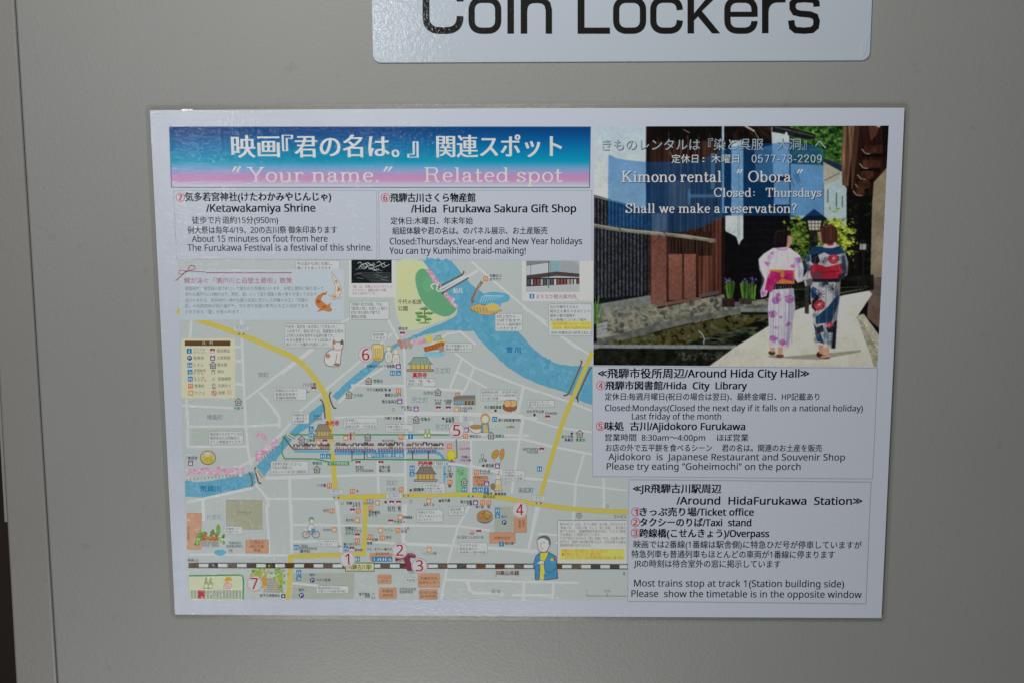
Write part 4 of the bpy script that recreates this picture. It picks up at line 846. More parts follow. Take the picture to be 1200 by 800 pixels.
# legend
x0_,y0_,x1_,y1_ = qr('a',108,222,497,655)
k = Ink(); k.rrect(x0_,y0_,x1_,y1_,2,(184,186,160)); k.rect(*qr('a',133,241,462,277), (88,62,38)); k.text('凡　例', *[Q('a',q_,0)[0] for q_ in (258,335)], Q('a',0,268)[1], 4.6, (200,196,170), res=1); sub(k, 'legend_panel')
BLU, ORG, MAR, PUR, NAV = (30,116,162), (188,112,58), (122,48,62), (110,62,128), (32,60,116)
def icon(cx, cy, kind, r=2.9, name='map_icon'):
    k = Ink(); W_ = (190,196,200)
    if kind == 'P': k.ell(cx,cy,r,r,NAV,18); k.text('P',cx-1.2,cx+1.4,cy+1.7,4.6,W_,res=2,bold=.25)
    elif kind in ('i','t','w','b','s'):
        k.rrect(cx-r,cy-r,cx+r,cy+r,.5,BLU)
        if kind == 'i': k.rect(cx-.5,cy-.6,cx+.5,cy+1.9,W_); k.ell(cx,cy-1.6,.55,.55,W_,8)
        elif kind == 't': [ (k.ell(cx+d,cy-1.5,.5,.5,W_,8), k.poly([(cx+d-.9,cy-.7),(cx+d+.9,cy-.7),(cx+d+.4,cy+2),(cx+d-.4,cy+2)],W_)) for d in (-1.3,1.3)]
        elif kind == 'w': k.ring(cx-.1,cy+.8,1.2,.5,W_,12); k.line([(cx-.4,cy-1.9),(cx-.2,cy),(cx+1.2,cy+.2),(cx+1.8,cy+1.8)], .6, W_)
        else: k.line([(cx-2,cy+1.2),(cx-1,cy-.9),(cx+1,cy-.9),(cx+2,cy+1.2)], .8, W_); k.ell(cx-1.4,cy+1.2,.7,.7,W_,8); k.ell(cx+1.4,cy+1.2,.7,.7,W_,8)
    elif kind == 'r': k.rrect(cx-r,cy-r,cx+r,cy+r,.6,ORG); k.line([(cx-1,cy-1.9),(cx-1,cy+2)],.6,W_); k.line([(cx-1.7,cy-1.9),(cx-1.7,cy-.5),(cx-.3,cy-.5),(cx-.3,cy-1.9)],.35,W_); k.line([(cx+1.3,cy-1.9),(cx+1.3,cy+2)],.8,W_)
    elif kind == 'c': k.rrect(cx-r,cy-r,cx+r,cy+r,.6,ORG); k.rrect(cx-r+.6,cy-r+.6,cx+r-.6,cy+r-.6,.4,(192,150,112)); k.poly([(cx-1.7,cy-1.2),(cx+1.5,cy-1.2),(cx+1,cy+1.4),(cx-1.2,cy+1.4)],W_)
    elif kind == 'h': k.rrect(cx-r,cy-r,cx+r,cy+r,.8,(176,160,166)); k.poly([(cx-r,cy-r+.2),(cx+r,cy-r+.2),(cx+r,cy-.8),(cx+1,cy),(cx-1,cy),(cx-r,cy-.8)],MAR); k.rect(cx-1.6,cy+.4,cx+1.6,cy+1.8,(186,188,192)); k.ell(cx,cy-.5,.8,.6,(190,190,194),8)
    elif kind == 'g': k.rrect(cx-r,cy-r,cx+r,cy+r,.5,PUR); k.rect(cx-1.8,cy-.6,cx+1.8,cy+1.9,W_); k.line([(cx-1,cy-.6),(cx-.9,cy-1.8),(cx+.9,cy-1.8),(cx+1,cy-.6)],.5,W_)
    elif kind == 'f': k.closed([(cx-4,cy-.6),(cx,cy-4.2),(cx+4,cy-.6),(cx+3,cy-.6),(cx+3,cy+3.8),(cx-3,cy+3.8),(cx-3,cy-.6)],.9,(90,82,76),(160,160,156)); k.ell(cx,cy+.6,1.7,1.7,(90,90,86),12); k.ell(cx+.3,cy+.4,.8,.8,(180,182,182),8)
    elif kind == 'T': k.line([(cx-2.4,cy-2),(cx+2.4,cy-2)],.9,(120,90,60)); k.line([(cx-1.4,cy-2),(cx-1.6,cy+2.6)],.7,(120,90,60)); k.line([(cx+1.4,cy-2),(cx+1.6,cy+2.6)],.7,(120,90,60)); k.line([(cx-1.8,cy-.6),(cx+1.8,cy-.6)],.5,(120,90,60))
    elif kind == 'm': k.closed([(cx-1.4,cy+2.2),(cx-1.4,cy-2),(cx,cy-3.2),(cx+1.4,cy-2),(cx+1.4,cy+2.2)],.7,(110,112,108),(168,172,170)); k.rect(cx-2.4,cy+2.2,cx+2.4,cy+3.2,(120,120,116))
    elif kind == 'd': k.ell(cx,cy,1.5,1.5,(78,58,34),12)
    elif kind == 'x': k.ell(cx,cy,3.2,3.2,(160,56,56),16); k.ell(cx,cy,2.4,2.4,(184,176,160),16); k.line([(cx-2,cy-2),(cx+2,cy+2)],.8,(160,56,56)); k.rect(cx-1.4,cy-.4,cx+1.4,cy+.4,(80,80,76))
    elif kind == 'S': k.rrect(cx-3.9,cy-1.5,cx+3.9,cy+1.5,1.2,(150,156,150)); [k.ell(cx+d,cy,1.1,1.1,c_,10) for d, c_ in ((-2.5,(50,130,80)),(0,(200,186,90)),(2.5,(164,40,60)))]
    elif kind == 'o': k.closed([(cx-1.1,cy-1.5),(cx+1.1,cy-1.5),(cx+1.1,cy+1.5),(cx-1.1,cy+1.5)],.5,(120,128,128))
    elif kind == 'y': k.ring(cx,cy,3,.7,(90,94,94),16); k.line([(cx-1.4,cy-.8),(cx+1.4,cy-.8)],.5,(90,94,94)); k.line([(cx-1.4,cy+.4),(cx+1.4,cy+.4)],.5,(90,94,94)); k.line([(cx,cy+.4),(cx,cy+1.8)],.5,(90,94,94))
    elif kind == 'u': k.ell(cx,cy+.6,3,1.9,(170,90,96),14); k.ell(cx,cy-.2,2.2,1.2,(184,176,180),12); [k.line([(cx+d,cy+.8),(cx+d+.3,cy-1),(cx+d,cy-2.6)],.5,(164,76,84)) for d in (-1.2,0,1.2)]
    sub(k, name)
LG = [('i','インフォ|メーション','h','宿泊施設'),('P','駐車場','g','土産物屋'),('t','トイレ','f','屋台蔵'),('w','身障者用|トイレ','T','神社'),('b','レンタ|サイクル','o','金融機関'),('r','食事処','m','石碑など'),('c','カフェ','x','禁煙')]
for j, (a, s1, b_, s2) in enumerate(LG):
    y = 314+j*50.2; icon(*Q('a',165+j*2,y), a); icon(*Q('a',332+j*2,y), b_ if b_ != 'f' else 'f')
    for q_, t_ in enumerate(s1.split('|')):
        two = '|' in s1; w = (88 if two else {3:72}.get(len(t_),72))*(.92 if q_ == 0 and two else 1)
        label('a',196+j*1.5,196+j*1.5+min(w,len(t_)*24),y+(10 if not two else (-2 if q_ == 0 else 17)),t_,3.6 if two else 4.4,(96,98,84),name='legend_text')
    label('a',364+j*2,364+j*2+len(s2)*23.5,y+8,s2,4.3,(96,98,84),name='legend_text')
k = Ink(); k.rect(*qr('a',437,592,470,626), (184,158,146)); sub(k, 'legend_swatch')
for fr, x, y, kd in [('b',232,588,'h'),('b',871,195,'h'),('b',842,424,'g'),('b',800,472,'t'),('b',843,472,'w'),('b',628,530,'f'),('b',487,628,'f'),('b',779,594,'d'),('b',843,601,'r'),('b',852,676,'g'),('b',970,730,'g'),('b',806,735,'o'),
    ('a',519,680,'f'),('a',541,193,'S'),('c',327,610,'f'),('c',330,728,'h'),('c',402,728,'h'),('c',463,735,'c'),('c',743,743,'d'),('d',347,773,'d'),('h',257,55,'h'),('h',162,35,'d'),('h',431,169,'d'),('h',488,170,'f'),('h',214,288,'h'),('h',198,424,'t'),('h',192,670,'S'),('h',484,760,'y'),('h',689,690,'o'),
    ('e',175,382,'g'),('f',213,135,'w'),('f',213,178,'t'),('f',145,212,'f'),('f',265,232,'c'),('f',312,228,'h'),('f',462,201,'c'),('f',621,197,'f'),('f',861,194,'r'),('f',930,190,'i'),('f',971,70,'f'),('f',855,59,'d'),('f',296,332,'t'),('f',338,332,'w'),('f',255,428,'f'),('f',551,383,'h'),('f',717,383,'h'),('f',941,417,'t'),('f',941,460,'w'),
    ('f',345,545,'r'),('f',511,585,'r'),('f',862,573,'r'),('f',931,577,'d'),('f',395,629,'S'),('f',897,616,'S'),('f',438,672,'o'),('f',932,657,'o'),('f',692,668,'c'),('f',750,662,'d'),('f',794,669,'h'),('f',844,669,'h'),('f',644,706,'r'),('f',511,726,'h'),('f',553,727,'r'),('f',364,727,'r'),('f',856,773,'c'),
    ('g',528,62,'o'),('g',737,65,'b'),('g',366,61,'d'),('g',533,142,'g'),('g',527,188,'r'),('g',711,184,'f'),('g',411,260,'r'),('g',649,335,'m'),('g',655,400,'d'),('g',756,401,'g'),('g',604,450,'r'),('g',410,422,'m'),('g',414,519,'r'),('g',517,518,'f'),('g',517,570,'t'),('g',593,574,'w'),('g',635,574,'t'),('g',677,574,'i'),('g',680,531,'g'),('g',745,605,'d'),('g',564,620,'S'),('g',261,655,'c'),('g',342,654,'d'),('g',598,666,'g'),('g',648,667,'r'),('g',694,667,'r'),
    ('k',757,44,'t'),('k',757,84,'w'),('k',805,132,'P'),('k',786,288,'i'),('k',573,205,'u'),('k',622,203,'h'),('k',264,328,'c'),('k',39,190,'r'),('k',57,96,'c'),
    ('j',787,128,'h'),('j',547,116,'c'),('j',380,185,'c'),('j',714,189,'c'),('j',839,190,'r'),('j',546,228,'h'),('j',546,266,'r'),('j',639,238,'r'),('j',726,245,'r'),('j',105,312,'b'),('j',465,322,'b'),('j',507,325,'h'),('j',547,396,'t'),('j',669,397,'i'),('j',706,397,'b'),('j',742,397,'t'),('j',780,397,'w'),('j',124,494,'b'),('j',124,533,'w'),('j',222,548,'P'),('j',143,658,'P'),('j',662,662,'m'),
    ('i',463,342,'T'),('n',619,475,'r')]:
    icon(*Q(fr,x,y), kd)
DG = (86,100,106); GR = (48,104,66); BLK = (46,50,52)
for fr, a, b, yb, s_, cl, em in [
    ('a',492,592,166,'増島町',(120,134,150),5.4),('a',665,738,500,'向町',(116,124,128),6.6),('a',292,408,805,'増島町',(120,130,134),6.4),('a',486,555,735,'神楽台',GR,4),('c',305,418,470,'三之町',(116,132,140),7),('c',140,254,682,'弐之町',(116,132,140),7),('f',758,832,540,'殿町',(120,134,142),6.6),
    ('g',310,410,138,'壱之町',(112,130,140),7.2),('g',905,1014,592,'末広町',(112,126,136),6.6),('e',290,402,788,'片原町',(120,134,142),6.8),('k',712,780,648,'若宮',(110,122,128),6.6),('e',512,612,750,'グラウンド',(70,74,66),4),
    ('b',845,910,165,'熊本宇',BLK,4),('b',155,248,566,'八ッ三館',BLK,4.6),('b',615,815,432,'飛騨古川さくら物産館',BLK,3.8),('b',662,730,540,'清曜台',GR,4.4),('b',520,585,642,'三光台',GR,4.4),('b',615,760,602,'ガラス美術館 駒',BLK,4),('b',745,866,640,'蕎麦正なかや',BLK,4),('b',725,830,687,'駒古道具店',BLK,4),
    ('b',862,940,726,'ひだ飯の',BLK,3.4),('b',885,940,744,'めぐみ',BLK,3.4),('c',225,295,626,'白虎台',GR,4.4),('c',302,355,678,'やとや',BLK,3.4),('c',306,350,698,'旅館',BLK,3.4),('c',370,430,680,'大國飯',BLK,3.4),('c',382,420,698,'旅館',BLK,3.4),('c',488,575,732,'FabCafe',BLK,3.8),('c',488,535,752,'Hida',BLK,3.8),('c',662,785,728,'井之廣飯菓庫',BLK,4),
    ('d',293,415,758,'おかずや山本',BLK,4),('d',425,510,770,'CHAKRA',BLK,3.8),('h',80,188,290,'MOTHER\'S',BLK,3.8),('h',112,188,311,'HOUSE',BLK,3.8),('h',358,440,200,'あらや味',BLK,3.8),('h',380,440,224,'製菓店',BLK,3.8),('h',460,527,224,'鳳凰台',GR,4),('h',48,155,592,'末広町',(112,126,136),6.6),('h',735,825,776,'コンビニ',BLK,4.2),
    ('e',155,225,355,'後成舎',BLK,4.2),('f',228,292,50,'布袋町',(70,100,130),3.4),('f',232,292,72,'公営所',(70,100,130),3.4),('f',178,242,226,'三番叟',GR,3.8),('f',223,292,392,'青龍台',GR,4),('f',742,840,66,'大横丁公園',BLK,3.8),('f',726,820,228,'壱之町通り',(110,100,108),3),
    ('f',535,592,422,'町村',BLK,4),('f',535,664,445,'SETOGAWA',BLK,4.2),('f',702,782,420,'古城の庭',BLK,4),('f',702,782,445,'福山し庵',BLK,4),('f',258,320,552,'いな穂',BLK,4.2),('f',540,555,592,'手',BLK,3.4),('f',758,830,580,'とと家。',BLK,4.2),('f',946,1004,583,'古田屋',BLK,4),
    ('f',468,570,680,'飛騨ともえ',BLK,4),('f',512,570,700,'ホテル',BLK,4),('f',608,665,660,'カフェ',BLK,4),('f',588,665,678,'Fauston',BLK,3.6),('f',628,712,745,'飛味朝処',BLK,3.8),('f',628,690,764,'まただ',BLK,3.8),('f',300,342,734,'光己',BLK,4),('f',768,820,712,'町村',BLK,3.6),('f',765,820,730,'0610',BLK,3.4),('f',838,860,712,'駿',BLK,3.6),('f',838,860,730,'河',BLK,3.6),('f',878,942,782,'Mekka',BLK,4),
    ('g',204,272,76,'金亀台',GR,4.4),('g',383,445,70,'大久保',BLK,3.8),('g',383,445,88,'製菓店',BLK,3.8),('g',764,925,82,'乗り自転車(要予約)',BLK,3.8),('g',556,635,196,'味処古川',BLK,3.8),('g',742,806,196,'麒麟台',GR,4.2),('g',480,560,285,'いちのまち',BLK,3.2),('g',497,560,345,'飛騨の',BLK,3.2),('g',490,565,368,'たぬき屋',BLK,3.2),
    ('g',620,680,374,'上人塚',BLK,3.8),('g',672,730,409,'蔵田屋',BLK,4),('g',628,705,446,'すみれ屋',BLK,3.4),('g',628,722,464,'ラーメンウィン',BLK,3.2),('g',468,516,446,'まつり',(60,96,66),4),('g',478,510,466,'広場',(60,96,66),4),('g',368,440,466,'みい路水',BLK,3.4),('g',385,430,486,'の碑',BLK,3.4),('g',402,424,556,'蓼',BLK,3.4),
    ('g',655,720,612,'飛騨市',BLK,3.8),('g',655,740,633,'観光協会',BLK,3.8),('g',758,820,614,'慈眼寺',BLK,4),('g',224,300,692,'みちくさ',BLK,4),('g',354,416,660,'前光屋',BLK,4),('g',488,572,668,'道之味屋',BLK,3.6),('g',535,575,686,'大鏡',BLK,3.4),('g',600,658,706,'味り新',BLK,3.6),('g',682,705,706,'笠',BLK,3.6),('g',155,230,580,'古田屋',BLK,3.8),
    ('k',465,655,248,'古川温泉 たんぽぽの湯',(80,84,86),3.9),('k',812,872,293,'観光課',BLK,3.6),('k',783,830,100,'無料',(60,84,140),3.8),('k',218,318,365,'いこいの家',BLK,3.8),('k',62,120,186,'つる井',BLK,3.6),('k',62,105,206,'食堂',BLK,3.6),('k',80,140,100,'Mekka',BLK,3.8),('k',50,170,622,'中世郎太彫刻',BLK,3.8),('k',50,150,643,'館屋美術館',BLK,3.8),
    ('j',812,892,136,'やまなみ',BLK,3.8),('j',464,522,125,'あかね',BLK,4),('j',303,358,192,'bubu',BLK,3.8),('j',740,802,195,'つくし',BLK,4),('j',752,792,250,'蓼花',BLK,3.8),('j',460,540,182,'飛騨古川',BLK,3.8),('j',460,578,202,'スペランツァ',BLK,3.8),('j',460,522,222,'ホテル',BLK,3.8),('j',615,695,266,'トト正鮮',BLK,3.6),('j',615,655,290,'食堂',BLK,3.6),('j',447,570,298,'宮川タクシー',BLK,3.6),('j',528,585,338,'宮本館',BLK,3.4),
    ('j',130,190,308,'I-BIJA',BLK,3.6),('j',130,256,328,'EXPERIENCE',BLK,3.8),('j',130,208,350,'(要予約)',BLK,3.6),('j',615,795,334,'バス・タクシー乗りば',BLK,3.6),('j',678,776,366,'駅前案内所',(110,60,44),3.4),('j',202,242,518,'無料',(50,80,140),3.8),('j',252,352,555,'七タル駐車',(60,84,120),3.4),('j',125,165,628,'無料',(50,80,140),3.8),('j',558,636,656,'金子源次',BLK,3.4),('j',600,636,674,'石碑',BLK,3.4),
    ('i',450,540,290,'飛騨城跡',BLK,3.6),('i',430,552,313,'増島稲荷神社',BLK,3.8),('i',675,820,668,'至 気多若宮神社',BLK,3.6),('i',155,232,414,'美濃(山)',BLK,3.8),('l',800,818,512,'至',BLK,3.8),('n',640,700,466,'飛騨古川',BLK,3.6),('n',640,700,484,'観光ヤナ',BLK,3.6)]:
    label(fr, a, b, yb, s_, em, cl)
for fr, a, b, yb, s_, cl, em, bo in [('c',825,922,322,'宮 川',(30,96,146),7,.5),('e',246,390,583,'荒城川',(30,104,140),7,.4),('n',162,285,606,'千代の松原',(98,84,50),6,.2),('n',162,212,640,'公園',(98,84,50),6,.2),
    ('k',742,912,510,'JR高山本線',(96,70,44),5.8,.3),('j',475,650,468,'飛騨古川駅',(74,66,40),6.4,.2),('c',146,248,500,'真宗寺',(170,40,60),6,.5),('f',316,414,108,'本光寺',(170,40,60),6,.5),('g',188,288,396,'円光寺',(170,40,60),5.4,.5)]:
    label(fr, a, b, yb, s_, em, cl, bo, 'place_name')
k = Ink(); k.rrect(*qr('f',612,312,886,343), .8, (46,124,166)); k.text('瀬戸川と白壁土蔵街', *[Q('f',q_,0)[0] for q_ in (618,880)], Q('f',0,338)[1], 4.8, (186,200,208), res=1, bold=.2); sub(k, 'blue_name_plate')
k = Ink(); k.rect(*qr('f',332,368,488,398), (72,136,88)); k.text('弐下野御前', *[Q('f',q_,0)[0] for q_ in (342,478)], Q('f',0,393)[1], 4.2, (180,194,180), res=1); sub(k, 'green_name_plate')
for fr, r_, s_ in (('f',(350,568,438,606),'殿町'),('f',(755,598,868,638),'金森町'),('h',(150,615,238,655),'本町'),('a',(484,132,598,172),'増島町')):
    x0_,y0_,x1_,y1_ = qr(fr,*r_); k = Ink(); k.rrect(x0_,y0_,x1_,y1_,.8,(140,156,170)); k.rrect(x0_+.5,y0_+.5,x1_-.5,y1_-.5,.6,(182,188,194)); k.text(s_, x0_+2, x1_-2, y1_-1.6, 5, (112,130,146), res=1); sub(k, 'junction_plate')
for pts, s_, fr in (((870,172,935,215),'霞橋','e'),((650,425,700,495),'荒橋','e')):
    k = Ink(); (xa,ya),(xb,yb_) = Q(fr,*pts); k.line([(xa,ya),(xb,yb_)], 4, (176,172,160)); k.line([(xa+1,ya+1),(xb-1,yb_-1)], 1.2, (140,112,80)); sub(k, 'bridge_name_tag')
k = Ink(); k.text('鮎見',*[Q('n',q_,0)[0] for q_ in (450,500)],Q('n',0,548)[1],6.4,(176,200,212),res=1,bold=.3); sub(k, 'place_name')
k = Ink(); k.line(Q('l',540,662,826,664), .7, (90,94,94)); [k.line(Q('l',x_,662,x_,644), .7, (90,94,94)) for x_ in (540,687)]; k.text('0',*[Q('l',q_,0)[0] for q_ in (536,545)],Q('l',0,634)[1],3.8,(80,84,84),res=1); k.text('50m',*[Q('l',q_,0)[0] for q_ in (666,710)],Q('l',0,634)[1],3.8,(80,84,84),res=1); sub(k, 'scale_bar')
k = Ink(); k.rect(*qr('i',828,650,858,676), (44,48,48)); k.line(Q('i',843,654,843,672), .9, (184,188,188)); k.line(Q('i',834,664,852,664), .9, (184,188,188)); sub(k, 'arrow_mark')
# traffic of red numbers
for fr, x, y, s_, r_ in (('b',607,340,'6',8.9),('g',463,146,'5',8.9),('k',918,40,'4',9.3),('j',476,398,'1',9),('j',853,333,'2',9),('j',995,445,'3',9),('i',637,573,'7',9.2)):
    cx, cy = Q(fr,x,y); k = Ink()
    if s_ != '7': k.ell(cx,cy,r_+.5,r_+.5,(173,179,182),32)
    else: k.ell(cx,cy,r_,r_,(170,177,178),32)
    k.ring(cx,cy,r_-.4,.6,(172,96,104),40)
    k.text(s_, cx-(2.4 if s_ == '1' else 4.1), cx+(2.2 if s_ == '1' else 4.1), cy+6.3, 17.4, (158,28,40), res=5, bold=.35); sub(k, 'red_number')

# ------------------------------------------------------------------ the lower text panels (over the map)
text_panel('city_hall_text_panel', [(694.3,429),(1028.3,431),(1022.5,560.5),(694.3,557.5)], [
    ('≪飛騨市役所周辺/Around Hida City Hall≫',701,948,441.6,11.8,1),('飛騨市図書館/Hida  City  Library',709.5,875,455.3,10.4,1),
    ('定休日:毎週月曜日(祝日の場合は翌日)、最終金曜日、HP記載あり',709,960,467.6,8.7,0),('Closed:Mondays(Closed the next day if it falls on a national holiday)',709,1011,481,9.2,0),
    ('Last friday of the month',740.5,845,490.8,9.2,0),('味処  古川/Ajidokoro Furukawa',709,873,503,10.6,1),('営業時間  8:30am～4:00pm　 ほぼ営業',709,877,515.5,8.7,0),
    ('お店の外で五平餅を食べるシーン　 君の名は。関連のお土産を販売',710,963,527.5,8.7,0),('Ajidokoro  is  Japanese Restaurant and Souvenir Shop',713,990,538.4,10,0),('Please try eating "Goheimochi" on the porch',711,938,549.6,10,0)],
    [(704,451.2,'4'),(703.6,499,'5')])
text_panel('station_text_panel', [(737,561.5),(1020.5,564.5),(1014.5,706.5),(735.4,703.6)], [
    ('≪JR飛騨古川駅周辺',742,845,576,10.8,1),('/Around  HidaFurukawa  Station≫',793,1010,590.2,11.6,1),('きっぷ売り場/Ticket office',750,883,603,10.4,1),
    ('タクシーのりば/Taxi  stand',750,880,615.4,10.4,1),('跨線橋(こせんきょう)/Overpass',749.5,901,628,10.4,1),
    ('映画では2番線(1番線は駅舎側)に特急ひだ号が停車していますが',742.5,1009.5,640.6,9.1,0),('特急列車も普通列車もほとんどの車両が1番線に停まります',740,978,652,9.1,0),
    ('JRの時刻は待合室外の窓に掲示しています',742.5,914.5,663.2,9.1,0),('Most trains stop at track 1(Station building side)',743,989,686.3,10.2,0),('Please  show the timetable is in the opposite window',740,1009.5,698.6,10.2,0)],
    [(745,599,'1'),(744.6,611.2,'2'),(744.5,623.8,'3')])

# ------------------------------------------------------------------ the printed street photograph (drawn dot by dot, carried as mesh colours)
SS = 4; X0, Y0, NX, NY = 694, 145, 352, 290
CV = np.zeros((NY*SS, NX*SS, 3)); gy, gxx = np.mgrid[0:NY*SS, 0:NX*SS]; GX = X0+(gxx+.5)/SS; GY = Y0+(gy+.5)/SS
def vnoise(sx, sy, seed=0, oct=3):
    r = np.random.default_rng(seed); out = np.zeros(GX.shape); amp = 1; tot = 0
    for o_i in range(oct):
        nx, ny = int(NX/sx)+3, int(NY/sy)+3; g = r.random((ny, nx))
        fx, fy = (GX-X0)/sx, (GY-Y0)/sy; ix, iy = fx.astype(int), fy.astype(int); tx, ty = fx-ix, fy-iy
        tx = tx*tx*(3-2*tx); ty = ty*ty*(3-2*ty)
        v = (g[iy,ix]*(1-tx)+g[iy,ix+1]*tx)*(1-ty)+(g[iy+1,ix]*(1-tx)+g[iy+1,ix+1]*tx)*ty
        out += v*amp; tot += amp; amp *= .55; sx /= 2; sy /= 2
    return out/tot
NL, NM = vnoise(3.2,2.6,11,4), vnoise(7,5,12,5)
N1, N2, N3, NV = vnoise(6,6,1,4), vnoise(14,14,2,4), vnoise(2.4,2.4,3,2), vnoise(2.2,40,4,3)
def pmask(pts):
    pts = np.asarray(pts, float); x0 = max(int((pts[:,0].min()-X0)*SS)-1,0); x1 = min(int((pts[:,0].max()-X0)*SS)+2,NX*SS)
    y0_ = max(int((pts[:,1].min()-Y0)*SS)-1,0); y1 = min(int((pts[:,1].max()-Y0)*SS)+2,NY*SS)
    if x1 <= x0 or y1 <= y0_: return None, None
    sl_ = (slice(y0_,y1), slice(x0,x1)); gx_, gy_ = GX[sl_], GY[sl_]; ins = np.zeros(gx_.shape, bool)
    n = len(pts)
    for i in range(n):
        xa, ya = pts[i]; xb, yb_ = pts[(i+1)%n]
        if ya == yb_: continue
        c_ = (ya > gy_) != (yb_ > gy_); ins ^= c_ & (gx_ < (xb-xa)*(gy_-ya)/(yb_-ya)+xa)
    return sl_, ins
def pf(pts, col, a=1.0, tex=None, amp=0.0, grad=None):
    """fill; col seen colour; tex noise field with amplitude; grad (col2, axis) fades over the shape"""
    if len(pts) == 2 and not np.isscalar(pts[0][0]): pass
    sl_, m_ = pmask(pts)
    if sl_ is None: return
    c_ = np.ones(m_.shape+(3,))*np.array(col, float)
    if grad:
        c2, ax = grad; P = np.asarray(pts, float)[:,ax]; g = ((GX if ax == 0 else GY)[sl_]-P.min())/(P.max()-P.min()+1e-6); c_ = c_*(1-g[...,None])+np.array(c2, float)*g[...,None]
    if tex is not None: c_ = c_*(1+amp*(tex[sl_]-.5)*2)[...,None]
    mm = (m_*a)[...,None]; CV[sl_] = CV[sl_]*(1-mm)+c_*mm
def pn(pts, cols, tex, lo=.3, hi=.7, a=1.0):
    """fill with a colour ramp driven by a noise field"""
    sl_, m_ = pmask(pts)
    if sl_ is None: return
    t = np.clip((tex[sl_]-lo)/(hi-lo), 0, 1)*(len(cols)-1); i0 = np.clip(t.astype(int), 0, len(cols)-2); f = (t-i0)[...,None]
    cc = np.array(cols, float); c_ = cc[i0]*(1-f)+cc[i0+1]*f; mm = (m_*a)[...,None]; CV[sl_] = CV[sl_]*(1-mm)+c_*mm
def pr(x0, y0_, x1, y1, col, **kw): pf([(x0,y0_),(x1,y0_),(x1,y1),(x0,y1)], col, **kw)
def pl(pts, w, col, **kw):
    pts = [np.array(p_, float) for p_ in pts]
    for a_, b_ in zip(pts, pts[1:]):
        d = b_-a_; d = d/(np.linalg.norm(d)+1e-9); n_v = np.array([-d[1], d[0]])*w/2; e_ = d*w*.15
        pf([a_-e_+n_v, b_+e_+n_v, b_+e_-n_v, a_-e_-n_v], col, **kw)
def pe(cx, cy, rx, ry, col, n=18, rot=0, jit=0, **kw):
    p_ = []
    for j in range(n):
        t = 2*math.pi*j/n; q_ = 1+random.uniform(-jit,jit); X, Y = rx*q_*math.cos(t), ry*q_*math.sin(t)
        p_.append((cx+X*math.cos(rot)-Y*math.sin(rot), cy+X*math.sin(rot)+Y*math.cos(rot)))
    pf(p_, col, **kw)
pr(694,145,1046,435,(24,24,26),tex=N1,amp=.3)
pr(694,145,759,245,(160,178,194),grad=((190,192,186),1))
pr(757,145,850,300,(50,34,28),tex=NV,amp=.6); pr(757,145,850,166,(26,20,20),tex=NV,amp=.4)
for j in range(46):
    x = 762+random.random()*86; c_ = random.choice([(92,62,48),(112,80,62),(30,22,20),(70,46,38),(34,26,24)]); pl([(x,155+random.random()*14),(x+random.uniform(-.5,.5),280)], random.uniform(.5,1.6), c_, a=.7)
pr(757,147,762,358,(34,26,26)); pl([(801,152),(808,156)],.8,(150,150,140)); pl([(785,178),(790,190)],.7,(130,120,105))
pr(783,212,810,244,(96,72,58),tex=NV,amp=.4,a=.8); pr(807,228,846,232,(124,128,128),a=.7); pr(806,222,809,240,(120,124,124),a=.8); pr(833,180,838,222,(130,150,160),a=.6)
pr(764,250,782,275,(118,98,84),tex=NV,amp=.3,a=.8)
pf([(694,228),(715,234),(740,242),(764,246),(764,352),(694,358)],(30,30,34),tex=N3,amp=.3)
for j in range(16):
    x = 696+j*4.25; pr(x,232+j*1.0,x+1.7,350-j*.3,(78,84,94) if j < 14 else (60,56,56),tex=N3,amp=.35,a=.85)
for y in (262,292,318): pl([(694,y-4),(762,y+2)],1.1,(46,50,56),a=.7)
pl([(694,230),(764,247)],1.6,(120,126,124))
# panels
pr(762,272,850,360,(58,36,30),tex=NV,amp=.4)
pr(763,274,781,357,(110,70,60),tex=N3,amp=.12,grad=((122,80,70),1)); pr(783,282,836,297,(46,32,28),tex=NV,amp=.6)
for j in range(13): pr(784+j*4,282,785.1+j*4,297,(84,62,50),a=.8)
pr(783.5,298,799.5,352,(130,84,68),tex=N3,amp=.1,grad=((114,74,64),1)); pr(801.5,298,815.5,350,(132,84,70),tex=N3,amp=.1,grad=((116,76,66),1))
for j in range(4): pr(818.5+j*4.4,300,822+j*4.4,344,(106,64,52),tex=NV,amp=.25)
for x, c_ in ((834,(84,52,44)),(838,(112,60,48)),(842,(88,54,46)),(846,(50,34,32))): pr(x,255,x+3,345,c_,tex=NV,amp=.2)
pf([(763,357),(822,348),(822,351),(766,361)],(112,84,72)); pf([(818,345),(842,341),(842,345),(820,349)],(86,80,78))
pl([(764,287),(783,268)],.6,(40,28,24))
# foundation stones
pf([(694,358),(762,346),(764,360),(694,380)],(112,118,114),tex=N3,amp=.1)
pf([(698,372),(712,362),(768,356),(772,362),(848,345),(852,358),(925,345),(925,362),(770,385),(700,402)],(112,112,100),tex=N1,amp=.7)
pn([(698,372),(712,362),(768,356),(772,362),(848,345),(852,358),(925,345),(925,362),(770,385),(700,402)],[(52,54,48),(92,94,84),(124,124,112),(150,148,130),(122,108,78)],NM*.5+NL*.5,.28,.74,a=.85)
for j in range(80):
    t = random.random(); x = 702+t*150; y = 380-t*22+random.uniform(-14,11)*(1-t*.35); pe(x,y,random.uniform(1,3.4),random.uniform(1,3.6),random.choice([(128,130,120),(96,98,90),(70,72,66),(142,138,120),(118,104,76),(54,56,50)]),7,0,.3,a=.6)
pf([(694,402),(712,395),(768,380),(820,369),(870,361),(925,352),(925,356),(870,366),(820,376),(768,389),(716,404),(694,410)],(96,98,92),tex=N1,amp=.3)
